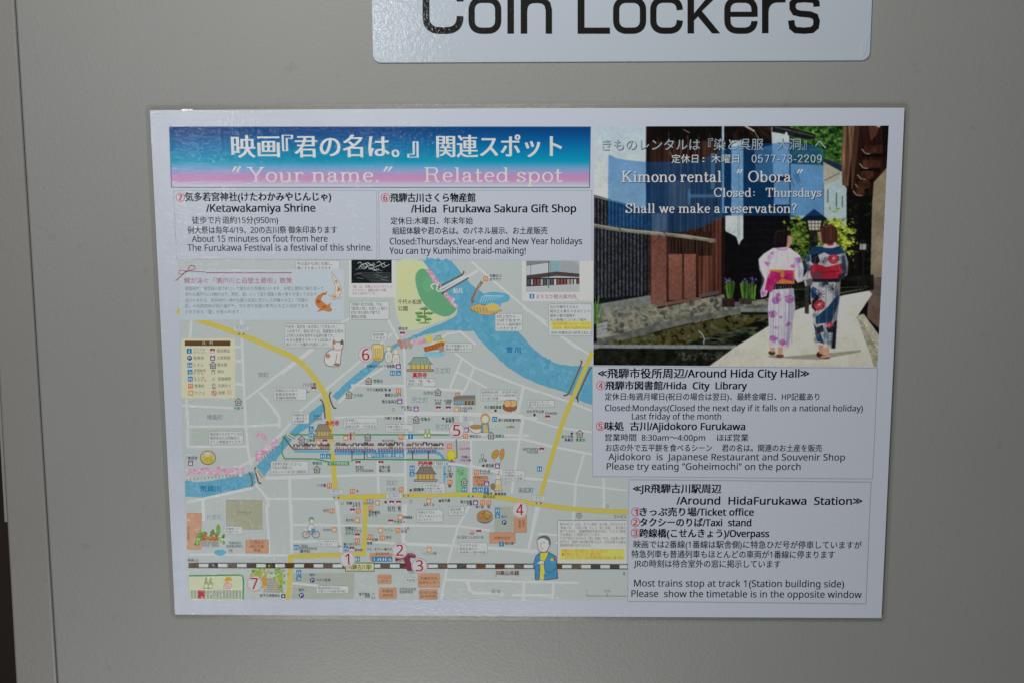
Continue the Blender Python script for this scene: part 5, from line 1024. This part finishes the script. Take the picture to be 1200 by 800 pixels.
pn([(703,404),(768,390),(820,377),(870,367),(925,358),(925,372),(870,386),(800,404)],[(20,20,14),(46,46,26),(86,78,36),(70,76,60),(104,100,70)],NM*.5+NL*.5,.3,.7)
for j in range(40): t = random.random(); pe(712+t*160,404-t*30+random.uniform(-4,5),random.uniform(1,2.6),random.uniform(1,2.4),random.choice([(74,68,34),(90,80,36),(38,40,28),(60,64,50),(104,94,44)]),7,0,.3,a=.5)
pn([(798,404),(868,383),(925,366),(925,404)],[(16,20,16),(34,40,30),(58,64,48),(84,88,66)],vnoise(9,2.4,21,4),.3,.75)
for j in range(26): x = 830+random.random()*80; y = 376+random.random()*24; pl([(x,y),(x+random.uniform(4,12),y+.2)],.5,(58,66,58),a=.6)
pl([(819,388),(823,392),(825.5,397),(824.5,403)],1.2,(150,164,166)); pl([(826,397),(836,396.5),(846,398)],.9,(120,134,134),a=.8)
pr(694,409,862,432,(32,34,28),tex=N1,amp=.6)
for j in range(70): x = 792+random.random()*60; pe(x,412+random.random()*9,random.uniform(.8,2.2),random.uniform(.8,1.8),random.choice([(76,80,68),(100,102,88),(50,54,44)]),7,0,.3,a=.6)
for j in range(30): pe(712+random.random()*90,418+random.random()*10,2,1,(62,60,34),7,0,.3,a=.4)
pl([(694,405.5),(862,406.5)],4.4,(120,126,128),tex=N3,amp=.1)
pr(868,361,965,366,(112,118,116),tex=N3,amp=.12); pr(868,366,900,369,(30,32,28))
# left plants, logs, planters
for j in range(26): x = 694+random.random()*8; pl([(x,382),(x+random.uniform(-2,7),346+random.random()*18)],.9,random.choice([(88,128,60),(120,150,80),(60,96,44)]),a=.85)
for j in range(4): pl([(699,382+j*4.2),(711,379+j*4.2)],3.4,(142,146,146)); pr(694,380+j*4,699,384+j*4,(34,32,32))
for cx in (854,874,882):
    for j in range(20): x = cx+random.uniform(-4,4); pl([(x*.5+cx*.5,351),(x*1.5-cx*.5,324+random.random()*13)],.9,random.choice([(92,132,50),(120,156,70),(62,100,40)]),a=.85)
    for j in range(7): pe(cx+random.uniform(-5,5),326+random.random()*5,1.2,1,(88,84,150),7)
pr(846,351,858,360,(56,42,38),tex=N3,amp=.3); pr(866,350,880,356,(64,58,54),tex=N3,amp=.3); pr(861,354,867,360,(90,96,94))
# middle: dark hall, pale posts
pr(849,145,925,172,(34,26,24),tex=N1,amp=.7); pr(849,172,906,345,(22,22,26),tex=N3,amp=.25); pr(890,200,926,345,(24,24,28),tex=N3,amp=.25)
for j in range(9): y = 262+j*8.5; pl([(869,y),(925,y-1)],.5,(42,42,46),a=.7)
for j in range(12): x = 872+random.random()*30; pl([(x,147+random.random()*4),(x+12,158+random.random()*6)],.8,(70,50,40),a=.8)
pl([(870,146),(884,154)],2.0,(166,168,158)); pl([(884,154),(892,168)],1.2,(120,108,92))
pr(845.6,145,848,345,(36,28,28)); pr(846,145,848.4,250,(150,176,192))
pf([(857,165),(871,165),(871,280),(868,283),(866,288),(863,278),(850,271),(850,253),(857,253)],(176,186,188),tex=N3,amp=.05)
pr(864,165,867,280,(150,162,166),a=.8)
pf([(904,149),(926,155),(926,206),(906,206)],(164,178,190)); pf([(884,175),(906,170),(906,210),(886,214)],(120,150,170),a=.6)
# white houses
pf([(905,150),(926,156),(926,172),(905,170)],(172,184,192)); pr(925,176,966,257,(150,172,186)); pr(907,212,925,240,(150,172,186))
# foliage
FOL = [(52,96,40),(78,128,52),(36,72,34),(104,150,66),(28,52,30),(88,140,60)]
pr(925,145,992,192,(30,56,30))
pn([(925,145),(992,145),(992,196),(925,192)],[(16,32,18),(34,62,28),(54,94,40),(78,126,52),(112,156,76)],NM*.4+NL*.6,.33,.70)
for j in range(120): pe(926+random.random()*64,146+random.random()*46,random.uniform(.5,1.6),random.uniform(.4,1.1),random.choice([(20,44,22),(120,168,76),(76,124,52)]),6,random.random()*3,.3,a=.5)
pf([(905,147),(912,146),(956,158),(955,163),(947,164),(912,156),(905,155)],(36,36,40),tex=N1,amp=.5); pl([(908,149),(954,160)],.8,(96,104,108))
for cx, n_l, wl in ((855,30,7),(873,26,6),(882,16,5)):
    for q_ in range(n_l): x = random.uniform(-1,1); pl([(cx+x*3,351),(cx+x*wl*.8,340),(cx+x*wl,325+abs(x)*7+random.random()*6)],.9,random.choice([(84,124,46),(124,160,72),(54,90,36),(40,70,32)]),a=.9)
    for q_ in range(6): pe(cx+random.uniform(-wl,wl)*.8,325+random.random()*6,1.3,1.1,random.choice([(96,90,156),(70,66,130)]),7)
pr(847,350,861,360,(52,38,36),tex=N3,amp=.3); pr(867,350,881,357,(62,56,52),tex=N3,amp=.3)
pe(921.5,157,1.6,1.8,(196,200,200)); pr(925,160,926.5,260,(36,50,60))
pf([(965,188),(992,199),(993,268),(966,262)],(158,176,180)); pf([(965,188),(985,197),(984,210),(966,218)],(160,158,142)); pf([(960,184),(994,196),(994,206),(985,201),(965,190)],(38,52,70))
for x in (969.5,979.5,986.5): pr(x,222 if x < 975 else (226 if x < 985 else 230),x+1.2,238 if x < 975 else 243,(70,84,88))
pl([(966,212),(984,203)],.7,(60,66,60)); pr(964.6,215,965.6,262,(90,104,104))
pf([(925,180),(938,172),(950,170),(965,178),(965,190),(950,184),(930,192)],(60,76,92),a=.5)
for j in range(10): x = 926+random.random()*8; pl([(x,200+j),(x+4,208+j*1.3)],.6,(50,60,66),a=.7)
# right dark wood, eaves
pr(992,225,1024,345,(16,22,18),tex=N1,amp=.8); pr(995,228,1008,330,(30,24,24),tex=NV,amp=.3)
for j in range(70): pe(random.choice([994,1012])+random.random()*12,236+random.random()*80,random.uniform(.8,2),random.uniform(.8,2),random.choice([(30,60,30),(44,84,40),(20,40,24)]),7,0,.3,a=.6)
pf([(988,145),(1046,145),(1046,205),(1038,206),(1026,214),(1022,228),(1004,232),(996,226),(990,218),(986,190)],(44,28,24),tex=NV,amp=.5)
pf([(988,145),(1002,145),(998,180),(994,219),(987,217),(986,190)],(112,82,64),tex=NV,amp=.6)
for j in range(15): t = j/14; pl([(1004+t*10-6,146),(998-t*3+4*t,222)],.5,(92,66,52),a=.6)
for j, (y, w_) in enumerate(((181,30),(198,22),(211,17),(222,15),(230,12))):
    pl([(1010-j*2.6,y-6),(1014-j*2.5,y-1),(1020-j*2.2,y)],1.0,(176,150,128)); pf([(1013-j*2.4,y-10),(1013+w_-j*3,y-11),(1013+w_-j*3,y-1),(1014-j*2.4,y-1)],(70,42,34),tex=N1,amp=.4); pr(1010-j*2.4,y,1012+w_-j*3,y+3,(20,14,14))
pf([(1018,146),(1032,146),(1026,160),(1020,166)],(96,60,44),a=.8); pf([(1024,146),(1034,146),(1030,150)],(180,170,150)); pr(1034,145,1046,182,(26,20,20),a=.8)
pf([(1024,214),(1040,196),(1046,196),(1046,336),(1020,330),(1022,240)],(142,130,104),tex=N2,amp=.12,grad=((132,122,104),1))
for j in range(5): pl([(1024,232+j*24),(1041,212+j*24)],.5,(110,98,76),a=.7)
pf([(1020,326),(1046,324),(1046,400),(1016,372)],(98,90,86),tex=N1,amp=.15,grad=((116,84,70),1))
# path, kerb
PA = (200,199,190)
pf([(829,430),(862,406),(872,400),(925,367),(958,354),(990,345),(1016,338),(1022,345),(1004,372),(1046,432),(1046,436),(829,436)],PA,tex=N2,amp=.05,grad=((182,180,166),1))
pf([(925,330),(1024,322),(1024,340),(990,346),(958,354),(925,366)],(32,34,28),tex=N1,amp=.6); pl([(965,347),(1012,339)],1.4,(96,96,84))
pl([(925,340),(1018,336)],1,(70,72,64)); 
pf([(1004,370),(1012,368),(1042,408),(1046,440),(1034,436)],(170,166,148),tex=N3,amp=.08); pf([(1004,372),(1010,388),(1026,434),(1036,436),(1034,420),(1010,376)],(150,146,126),tex=N3,amp=.15)
for j in range(7): pl([(1008+j*4,379+j*8),(1013+j*4,376+j*8)],.6,(110,106,90),a=.7)
pf([(943,366),(948,340),(948,366)],(60,62,60)); pr(943,334,948,368,(56,58,56),tex=N3,amp=.2); pr(1005,325,1007,342,(40,42,40)); pr(1010,325,1011.5,342,(40,42,40))
# shrubs, lanterns
SHR = [(922,262),(930,252),(940,250),(946,258),(965,262),(972,256),(982,258),(992,268),(999,276),(1001,288),(996,298),(984,304),(960,312),(936,312),(924,306),(920,290)]
NE = vnoise(5,4,41,3); slx, mk = pmask(SHR); 
def ragged(pts, cols, edge, seed):
    sl_, m_ = pmask(pts); cx = (GX[sl_]-np.mean([p_[0] for p_ in pts]))/((max(p_[0] for p_ in pts)-min(p_[0] for p_ in pts))/2); cy = (GY[sl_]-np.mean([p_[1] for p_ in pts]))/((max(p_[1] for p_ in pts)-min(p_[1] for p_ in pts))/2)
    d = np.sqrt(cx**2+cy**2); n_ = vnoise(4.5,3.2,seed,4)[sl_]; keep = ((n_-.5)*2.4 > (d-edge)*1.7)
    t = np.clip((vnoise(2.6,1.9,seed+1,3)[sl_]*.6+n_*.4-.30)/.40,0,1)*(len(cols)-1); i0 = np.clip(t.astype(int),0,len(cols)-2); f = (t-i0)[...,None]; cc = np.array(cols,float); c_ = cc[i0]*(1-f)+cc[i0+1]*f
    CV[sl_] = np.where(keep[...,None], c_, CV[sl_])
ragged([(914,244),(1006,244),(1006,318),(914,318)],[(14,22,12),(34,56,24),(66,94,36),(98,126,46),(146,164,62)],.72,51)
ragged([(950,250),(1006,250),(1006,308),(950,308)],[(50,66,24),(104,122,40),(160,172,56),(190,196,84)],.62,61)
ragged([(920,252),(948,252),(948,300),(920,300)],[(36,54,26),(84,108,44),(140,156,66)],.55,71)
pr(948,272,958,345,(34,32,32),a=.8); pf([(938,258),(954,245),(970,257),(966,259),(940,260)],(26,34,52)); pf([(944,259),(966,259),(962,272),(947,272)],(36,34,34)); pf([(946.5,259),(962.5,259),(960.5,270),(948.5,270)],(178,176,160))
for x in (950.5,954.5,958.5): pr(x,259,x+.7,270,(70,60,52))
for y in (262,266): pr(947,y,962,y+.7,(70,60,52))
pf([(1004,286),(1011,280),(1020,287)],(32,32,34)); pr(1007.5,286,1015,293,(150,152,146)); pr(1010,286,1010.6,293,(60,60,56)); pr(1010,293,1013,338,(36,34,34))
for j in range(80): pe(922+random.random()*24,296+random.random()*16,2,1.4,random.choice([(50,80,36),(74,104,46),(34,54,30)]),7,0,.3,a=.6)
# blue dyed cloth in front
BLP = [(713,181),(722,185.5),(735,188),(757,190),(790,190),(822,187),(838,181),(852,173),(880,168.5),(925,168),(952,170),(965,176),(965,253),(900,253),(853,253),(838,259),(822,267),(800,272),(780,272.5),(750,269),(725,266),(712,263)]
pf(BLP,(4,84,166),a=.42); pf(BLP,(60,130,190),a=.07,tex=N2,amp=.5)
pl([(712,264),(740,270),(780,274)],.9,(60,90,140)); 
pl([(694,264),(720,269),(760,273),(800,277),(838,282.5)],4.2,(120,118,104),tex=N1,amp=.3); pl([(694,262.6),(720,267.6),(760,271.6),(800,275.6),(836,281)],1.2,(156,154,140))
pe(833,282,3,2.8,(120,118,106)); pl([(724,266),(728,271)],1,(60,54,46)); pl([(776,271),(782,277)],1,(50,60,90))
# two people in summer kimono, seen from behind
def flower(cx, cy, r, c1, c2):
    pe(cx,cy,r,r*.9,c1,10,random.random(),.15,a=.95)
    for j in range(7): t = j*.9; pl([(cx,cy),(cx+r*math.cos(t),cy+r*.9*math.sin(t))],.35,c2,a=.8)
pf([(900,418),(925,417),(1008,410),(1009,412),(960,421),(925,420)],(128,124,112),a=.75); pe(908,417,8,1.6,(120,116,104),a=.7)
# first
pe(904.5,413,4.2,2.6,(72,56,44)); pe(914,416.5,4.6,2.4,(110,62,52)); pf([(902,402),(908,402),(908,412),(903,412)],(176,136,116)); pf([(911,402),(917,402),(917,415),(912,415)],(180,140,120))
KM = (196,190,200)
pf([(902,340),(930,338),(932,360),(929,385),(925,408),(918,406),(903,407),(901,385),(900,360)],KM,tex=N1,amp=.06,grad=((186,184,196),1))
for j in range(9): x = 903+j*3; pl([(x,334),(x+random.uniform(-1,1),404)],.45,(150,150,170),a=.7)
for cx, cy, r in ((909,352,5),(925,351,5),(905,369,4.4),(924,380,3),(906,397,4),(917,401,4),(912,346,3)): flower(cx,cy,r,random.choice([(160,92,150),(176,104,160),(140,96,164)]),(92,70,128))
pf([(906,291),(926,291),(938,300),(942,315),(941,330),(935,332),(931,326),(930,318),(903,318),(903,330),(898,347),(892,349),(891,342),(896,328),(890,316),(889,304),(896,297)],KM,tex=N1,amp=.07)
for j in range(7): x = 905+j*3.6; pl([(x,296),(x-1,317)],.4,(150,150,172),a=.6)
for cx, cy, r, c_ in ((902,302,5,(182,150,190)),(936,306,4.6,(150,130,190)),(928,312,3,(186,130,180)),(895,344,3.4,(170,90,150)),(937,322,3,(176,160,196))): pe(cx,cy,r*.8,r,c_,9,.3,.2,a=.7)
pl([(931,300),(931,330)],.8,(140,130,146),a=.7); pl([(901,300),(899,330)],.8,(140,130,146),a=.7)
pf([(902,316),(931,317),(931,333),(901,333)],(190,120,44)); pf([(899,326),(903,318),(914,320),(917,318),(929,317),(930,330),(916,327),(908,334),(904,343),(896,340)],(170,36,100),tex=N1,amp=.25); pe(917,322,2.4,4,(186,130,60),a=.9); pl([(903,322),(900,338)],.6,(120,20,70))
pf([(908,290),(917,287),(925,290),(921,294),(912,294)],(176,120,168)); pe(917,290,6,2.4,(186,176,190))
pf([(905.5,283),(906,274),(911,269),(918,268),(925,271),(928,278),(926,286),(921,290),(909,291),(905.5,288)],(34,28,30),tex=NV,amp=.25); pf([(923,276),(927.5,277),(928,284),(925,290),(922,289)],(168,132,116)); pl([(910,272),(920,270)],1,(70,60,62),a=.7)
for x0_, y0_, x1_, y1_ in ((903,296,900,326),(934,300,937,326),(911,294,908,316),(922,294,924,316),(907,336,905,404),(913,336,912,404),(920,338,919,402),(926,338,923,400)):
    pl([(x0_,y0_),((x0_+x1_)/2+.8,(y0_+y1_)/2),(x1_,y1_)],1.5,(120,112,140),a=.22); pl([(x0_+1.6,y0_),((x0_+x1_)/2+2.4,(y0_+y1_)/2),(x1_+1.6,y1_)],1.0,(226,222,228),a=.3)
pf([(925,338),(931,338),(932,360),(928,386),(924,407),(921,406)],(90,84,110),a=.28); pf([(935,310),(942,316),(941,330),(935,332)],(96,90,116),a=.25); pf([(889,306),(893,318),(897,330),(893,348),(890,343),(893,328),(889,314)],(110,104,130),a=.3)
for j in range(90): pe(890+random.random()*50,294+random.random()*110,random.uniform(.5,1.2),random.uniform(.4,1),random.choice([(150,130,176),(180,130,170),(130,140,170)]),6,0,.3,a=.35) if True else None
for j in range(9): x = 903+j*3.1; pl([(x,336),(x+random.uniform(-.8,.8),404)],.55,(104,104,128),a=.45)
for cx, cy, r__ in ((910,351,5.2),(924.5,350,4.8),(905.5,368,4.6),(923.5,381,3.2),(906.5,397,4.4),(917.5,402,4),(899,309,3.6),(936,305,3.8),(929,312,2.6),(894,345,3),(915,372,2.2),(909,384,2),(905,297,2.4)):
    for j in range(14): t = j*2.4; q_ = (j/14)**.5*r__; pe(cx+q_*math.cos(t),cy+q_*math.sin(t)*.85,r__*.3,r__*.24,random.choice([(186,84,148),(168,96,166),(202,132,178),(140,104,170),(120,84,140)]),8,t,.25,a=.75)
    pe(cx,cy,r__*.22,r__*.2,(110,70,120),6,a=.8)
for j in range(16): x = 906+random.random()*20; pl([(x,270+random.random()*6),(x+random.uniform(-1,1),284+random.random()*5)],.4,random.choice([(70,58,58),(20,16,18),(96,84,84)]),a=.45) if 906 < x < 924 else None
pl([(907,293),(912,297),(920,297),(926,293)],.8,(150,140,156),a=.5); pl([(902,334),(931,334)],.6,(110,60,90),a=.5)
# second
pe(960,415,3.4,3.2,(64,44,38)); pe(967,418,6.4,2.4,(96,54,44)); pf([(959,404),(965,404),(965,414),(960,414)],(178,134,114)); pf([(964,408),(972,406),(971,416),(965,416)],(186,144,122)); pf([(962,417),(973,416),(973,418),(962,419)],(190,150,128))
K2 = (170,170,174); NA = (30,64,98); RE = (164,36,54)
pf([(950,326),(985,324),(984,350),(981,375),(979,408),(975,409),(972,404),(956,400),(953,375),(950,350)],K2,tex=N1,amp=.06)
pf([(950,338),(962,350),(951,350)],NA); pf([(982,345),(970,360),(956,372),(956,380),(974,378),(981,360)],NA); pf([(952,352),(960,345),(956,366),(951,360)],(30,34,40)); pf([(977,378),(981,375),(979,408),(974,408)],(34,40,52)); pf([(953,378),(962,392),(966,403),(958,400)],(36,70,104))
def burst(cx, cy, r, c_):
    for j in range(9): t = j*.7; pl([(cx,cy),(cx+r*math.cos(t),cy+r*math.sin(t))],.6,c_)
burst(961,345,6,(34,44,56)); burst(976,339,6,(34,44,56)); burst(970,396,6,(60,120,150)); burst(965,334,4,(40,48,60)); burst(975,372,4,(40,50,64))
pe(960,358,7,6.4,RE,14,0,.1); burst(960,358,5,(196,180,180)); pe(973,381,5,3,RE,12,.4,.1); pe(958,390,3,4,(96,84,80),10,.3,.1)
pf([(957,288),(982,288),(990,294),(994,308),(993,322),(986,328),(982,318),(952,320),(950,332),(944,336),(941,326),(946,318),(944,304),(948,295)],K2,tex=N1,amp=.06)
pf([(955,289),(984,289),(991,296),(985,298),(974,300),(966,296),(957,300),(946,299),(949,294)],NA,tex=N3,amp=.1); pf([(950,300),(958,297),(961,306),(957,312),(951,308)],(36,30,40)); pe(977,304,6.5,5.6,RE,14,0,.1); burst(977,304,4.6,(196,170,170)); burst(988,314,5,(40,50,64)); burst(949,316,5,(40,50,64)); burst(965,307,5,(60,66,80))
pf([(986,300),(990,300),(993,320),(987,326)],(34,56,84),a=.7); pf([(942,304),(946,310),(948,318),(943,318)],(34,60,90),a=.8)
pf([(950,312),(956,309),(968,313),(986,309),(987,322),(984,327),(952,327),(950,322)],RE,tex=N1,amp=.2); pl([(952,320),(985,318)],.8,(110,20,36)); pf([(951,320),(962,318),(964,326),(952,327)],(104,60,72)); pr(952,327,984,331,(34,36,44)); pf([(944,328),(953,326),(952,334),(946,336)],(96,92,98))
pf([(964,290),(968,284),(979,284),(982,289),(976,291),(968,291)],(190,176,176)); pe(973,286.6,4,1.6,RE); 
pf([(959,276),(961,268),(967,263.5),(974,263),(980,267),(982,275),(981,283),(975,286),(966,286),(960,282)],(78,46,40),tex=NV,amp=.3); pf([(959,273),(962,272),(963,284),(960,281)],(170,132,116)); pl([(966,266),(975,265)],1.2,(116,76,64),a=.7)
for x0_, y0_, x1_, y1_ in ((955,300,951,318),(978,300,983,318),(960,332,957,398),(968,332,966,402),(976,332,974,402),(948,300,946,326),(989,300,991,322)):
    pl([(x0_,y0_),((x0_+x1_)/2+.8,(y0_+y1_)/2),(x1_,y1_)],1.5,(50,52,64),a=.3); pl([(x0_+1.6,y0_),(x1_+1.6,y1_)],.9,(214,212,212),a=.25)
pf([(979,326),(985,324),(984,350),(981,375),(979,408),(974,408),(977,370)],(30,32,44),a=.35); pf([(986,296),(991,296),(994,308),(993,322),(988,326)],(30,34,48),a=.3)
K2DARK = ((40,46,58),(28,34,48),(36,66,96))
for cx, cy, r__ in ((955,344,4.5),(972,336,5),(980,344,4),(963,334,4),(957,398,4),(968,392,4.5),(972,402,3.6),(978,362,4),(955,370,3.4),(947,312,4),(988,310,4.5),(984,303,3.6),(953,304,3.4),(968,304,3.2),(966,372,3),(962,384,3)):
    for j in range(10): t = j*.63+cx; pl([(cx+.8*math.cos(t),cy+.8*math.sin(t)),(cx+r__*math.cos(t),cy+r__*math.sin(t))],.5,random.choice(K2DARK),a=.8)
for pts in ([(952,336),(958,339),(953,345),(950,342)],[(977,350),(984,346),(982,358),(976,356)],[(957,384),(964,381),(966,388),(958,392)],[(968,384),(976,382),(977,390),(970,390)],[(964,330),(970,328),(971,334),(965,334)],[(944,300),(949,299),(950,306),(945,308)],[(982,322),(990,320),(990,328),(984,328)]): pf(pts,random.choice(K2DARK),tex=N3,amp=.2,a=.9)
for cx, cy, r__ in ((960,357,6.4),(972,381,4.2),(977,303,5.4)):
    for j in range(12): t = j*.524; pe(cx+r__*.6*math.cos(t),cy+r__*.55*math.sin(t),r__*.36,r__*.24,random.choice([(170,34,52),(140,26,44),(190,56,70)]),8,t,.2,a=.8)
    for j in range(8): t = j*.785; pl([(cx,cy),(cx+r__*.8*math.cos(t),cy+r__*.75*math.sin(t))],.4,(206,176,176),a=.7)
for j in range(16): x = 961+random.random()*18; pl([(x,266+random.random()*5),(x+random.uniform(-1,1),279+random.random()*5)],.4,random.choice([(124,80,66),(52,30,28),(140,100,84)]),a=.5)
# soften, dot grain
def blur(A, s_):
    r = int(s_*2.5+1); kx = np.exp(-.5*(np.arange(-r,r+1)/s_)**2); kx /= kx.sum()
    for ax in (0,1):
        pad = [(0,0)]*3; pad[ax] = (r,r); B = np.pad(A, pad, mode='edge'); A = sum(kx[i]*np.take(B, np.arange(i,i+A.shape[ax]), axis=ax) for i in range(2*r+1))
    return A
lum = CV.mean(2, keepdims=True); CV = lum+(CV-lum)*.86; CV = 255*(np.clip(CV,0,255)/255)**1.13*1.02
CV = blur(CV, 1.7)
CV = CV*(1+.05*(vnoise(16,16,31,2)-.5)[...,None]*2)
CV = CV*(1+.05*(N3-.5)[...,None]*2)+RNG.normal(0,4.5,CV.shape)
CV = blur(CV, .6)
PQ = pxs([(696.2,148.5),(1041.5,147.5),(1028.3,429.5),(695.4,427.6)])
gu, gv = np.meshgrid(np.linspace(0,1,640), np.linspace(0,1,540))
P2 = (PQ[0]*(1-gu)[...,None]+PQ[1]*gu[...,None])*(1-gv)[...,None]+(PQ[3]*(1-gu)[...,None]+PQ[2]*gu[...,None])*gv[...,None]
fx, fy = topx(P2[...,0], P2[...,1])
ix = np.clip((fx-X0)*SS, 0, NX*SS-1).astype(int); iy = np.clip((fy-Y0)*SS, 0, NY*SS-1).astype(int)
cols = C(np.clip(CV[iy,ix],3,255)).reshape(-1,3)
lv = 2; s_ = HL[60+147:60+430, 20+695:20+1042]; s_[...] = 4
nu, nv = 640, 540; idx = np.arange(nu*nv).reshape(nv, nu)
fc = np.stack([idx[:-1,:-1], idx[1:,:-1], idx[1:,1:], idx[:-1,1:]], -1).reshape(-1,4)
me = bpy.data.meshes.new('kimono_photograph'); nvt = nu*nv
me.vertices.add(nvt); me.vertices.foreach_set('co', np.c_[P2.reshape(-1,2)[:,0], np.full(nvt,-3*STEP), P2.reshape(-1,2)[:,1]].astype('f').ravel())
me.loops.add(len(fc)*4); me.loops.foreach_set('vertex_index', fc.astype('i').ravel()); me.polygons.add(len(fc)); me.polygons.foreach_set('loop_start', np.arange(0,len(fc)*4,4,dtype='i'))
me.update(calc_edges=True); at_ = me.color_attributes.new('Col','FLOAT_COLOR','POINT'); at_.data.foreach_set('color', np.c_[cols,np.ones(nvt)].astype('f').ravel())
me.materials.append(PRINT); photo = bpy.data.objects.new('kimono_photograph', me); COL.objects.link(photo); photo.parent = poster
k = Ink()
SH, WH = (40,52,66), (196,204,208)
for s_, x0_, x1_, yb, em, cl in (('きものレンタルは『染と呉服　大洞』へ',705.5,968,175.6,14.2,(138,152,162)),('定休日',787,818,190.6,10.8,(176,188,194)),(':',823,825.5,190,10.8,(176,188,194)),('木曜日',833.5,866,190.6,10.8,(176,188,194))):
    k.text(s_, x0_+.7, x1_+.7, yb+.7, em, SH, res=3); k.text(s_, x0_, x1_, yb, em, cl, res=3)
for s_, x0_, x1_, yb, em in (('0577-73-2209',880,964,190.6,13),('Kimono rental',728,846,213.4,18.2),('Obora',876,928,213.4,18.2),('Closed:',836,888,230.8,14.6),('Thursdays',897,963,230.8,14.6),('Shall we make a reservation?',732.5,934,249.6,15.4)):
    big = em > 14
    k.serif(s_, x0_+.8, x1_+.8, yb+.8, em, SH, .10 if big else .07, .05); k.serif(s_, x0_, x1_, yb, em, WH if big else (172,184,192), .10 if big else .07, .052)
for x in (862,932.5):
    for d in (0,3.4): k.poly([(x+d+3.4,198.4),(x+d+5.4,198.8),(x+d+2.2,203.4),(x+d+1,203)], WH)
k.build('photo_lettering', photo)
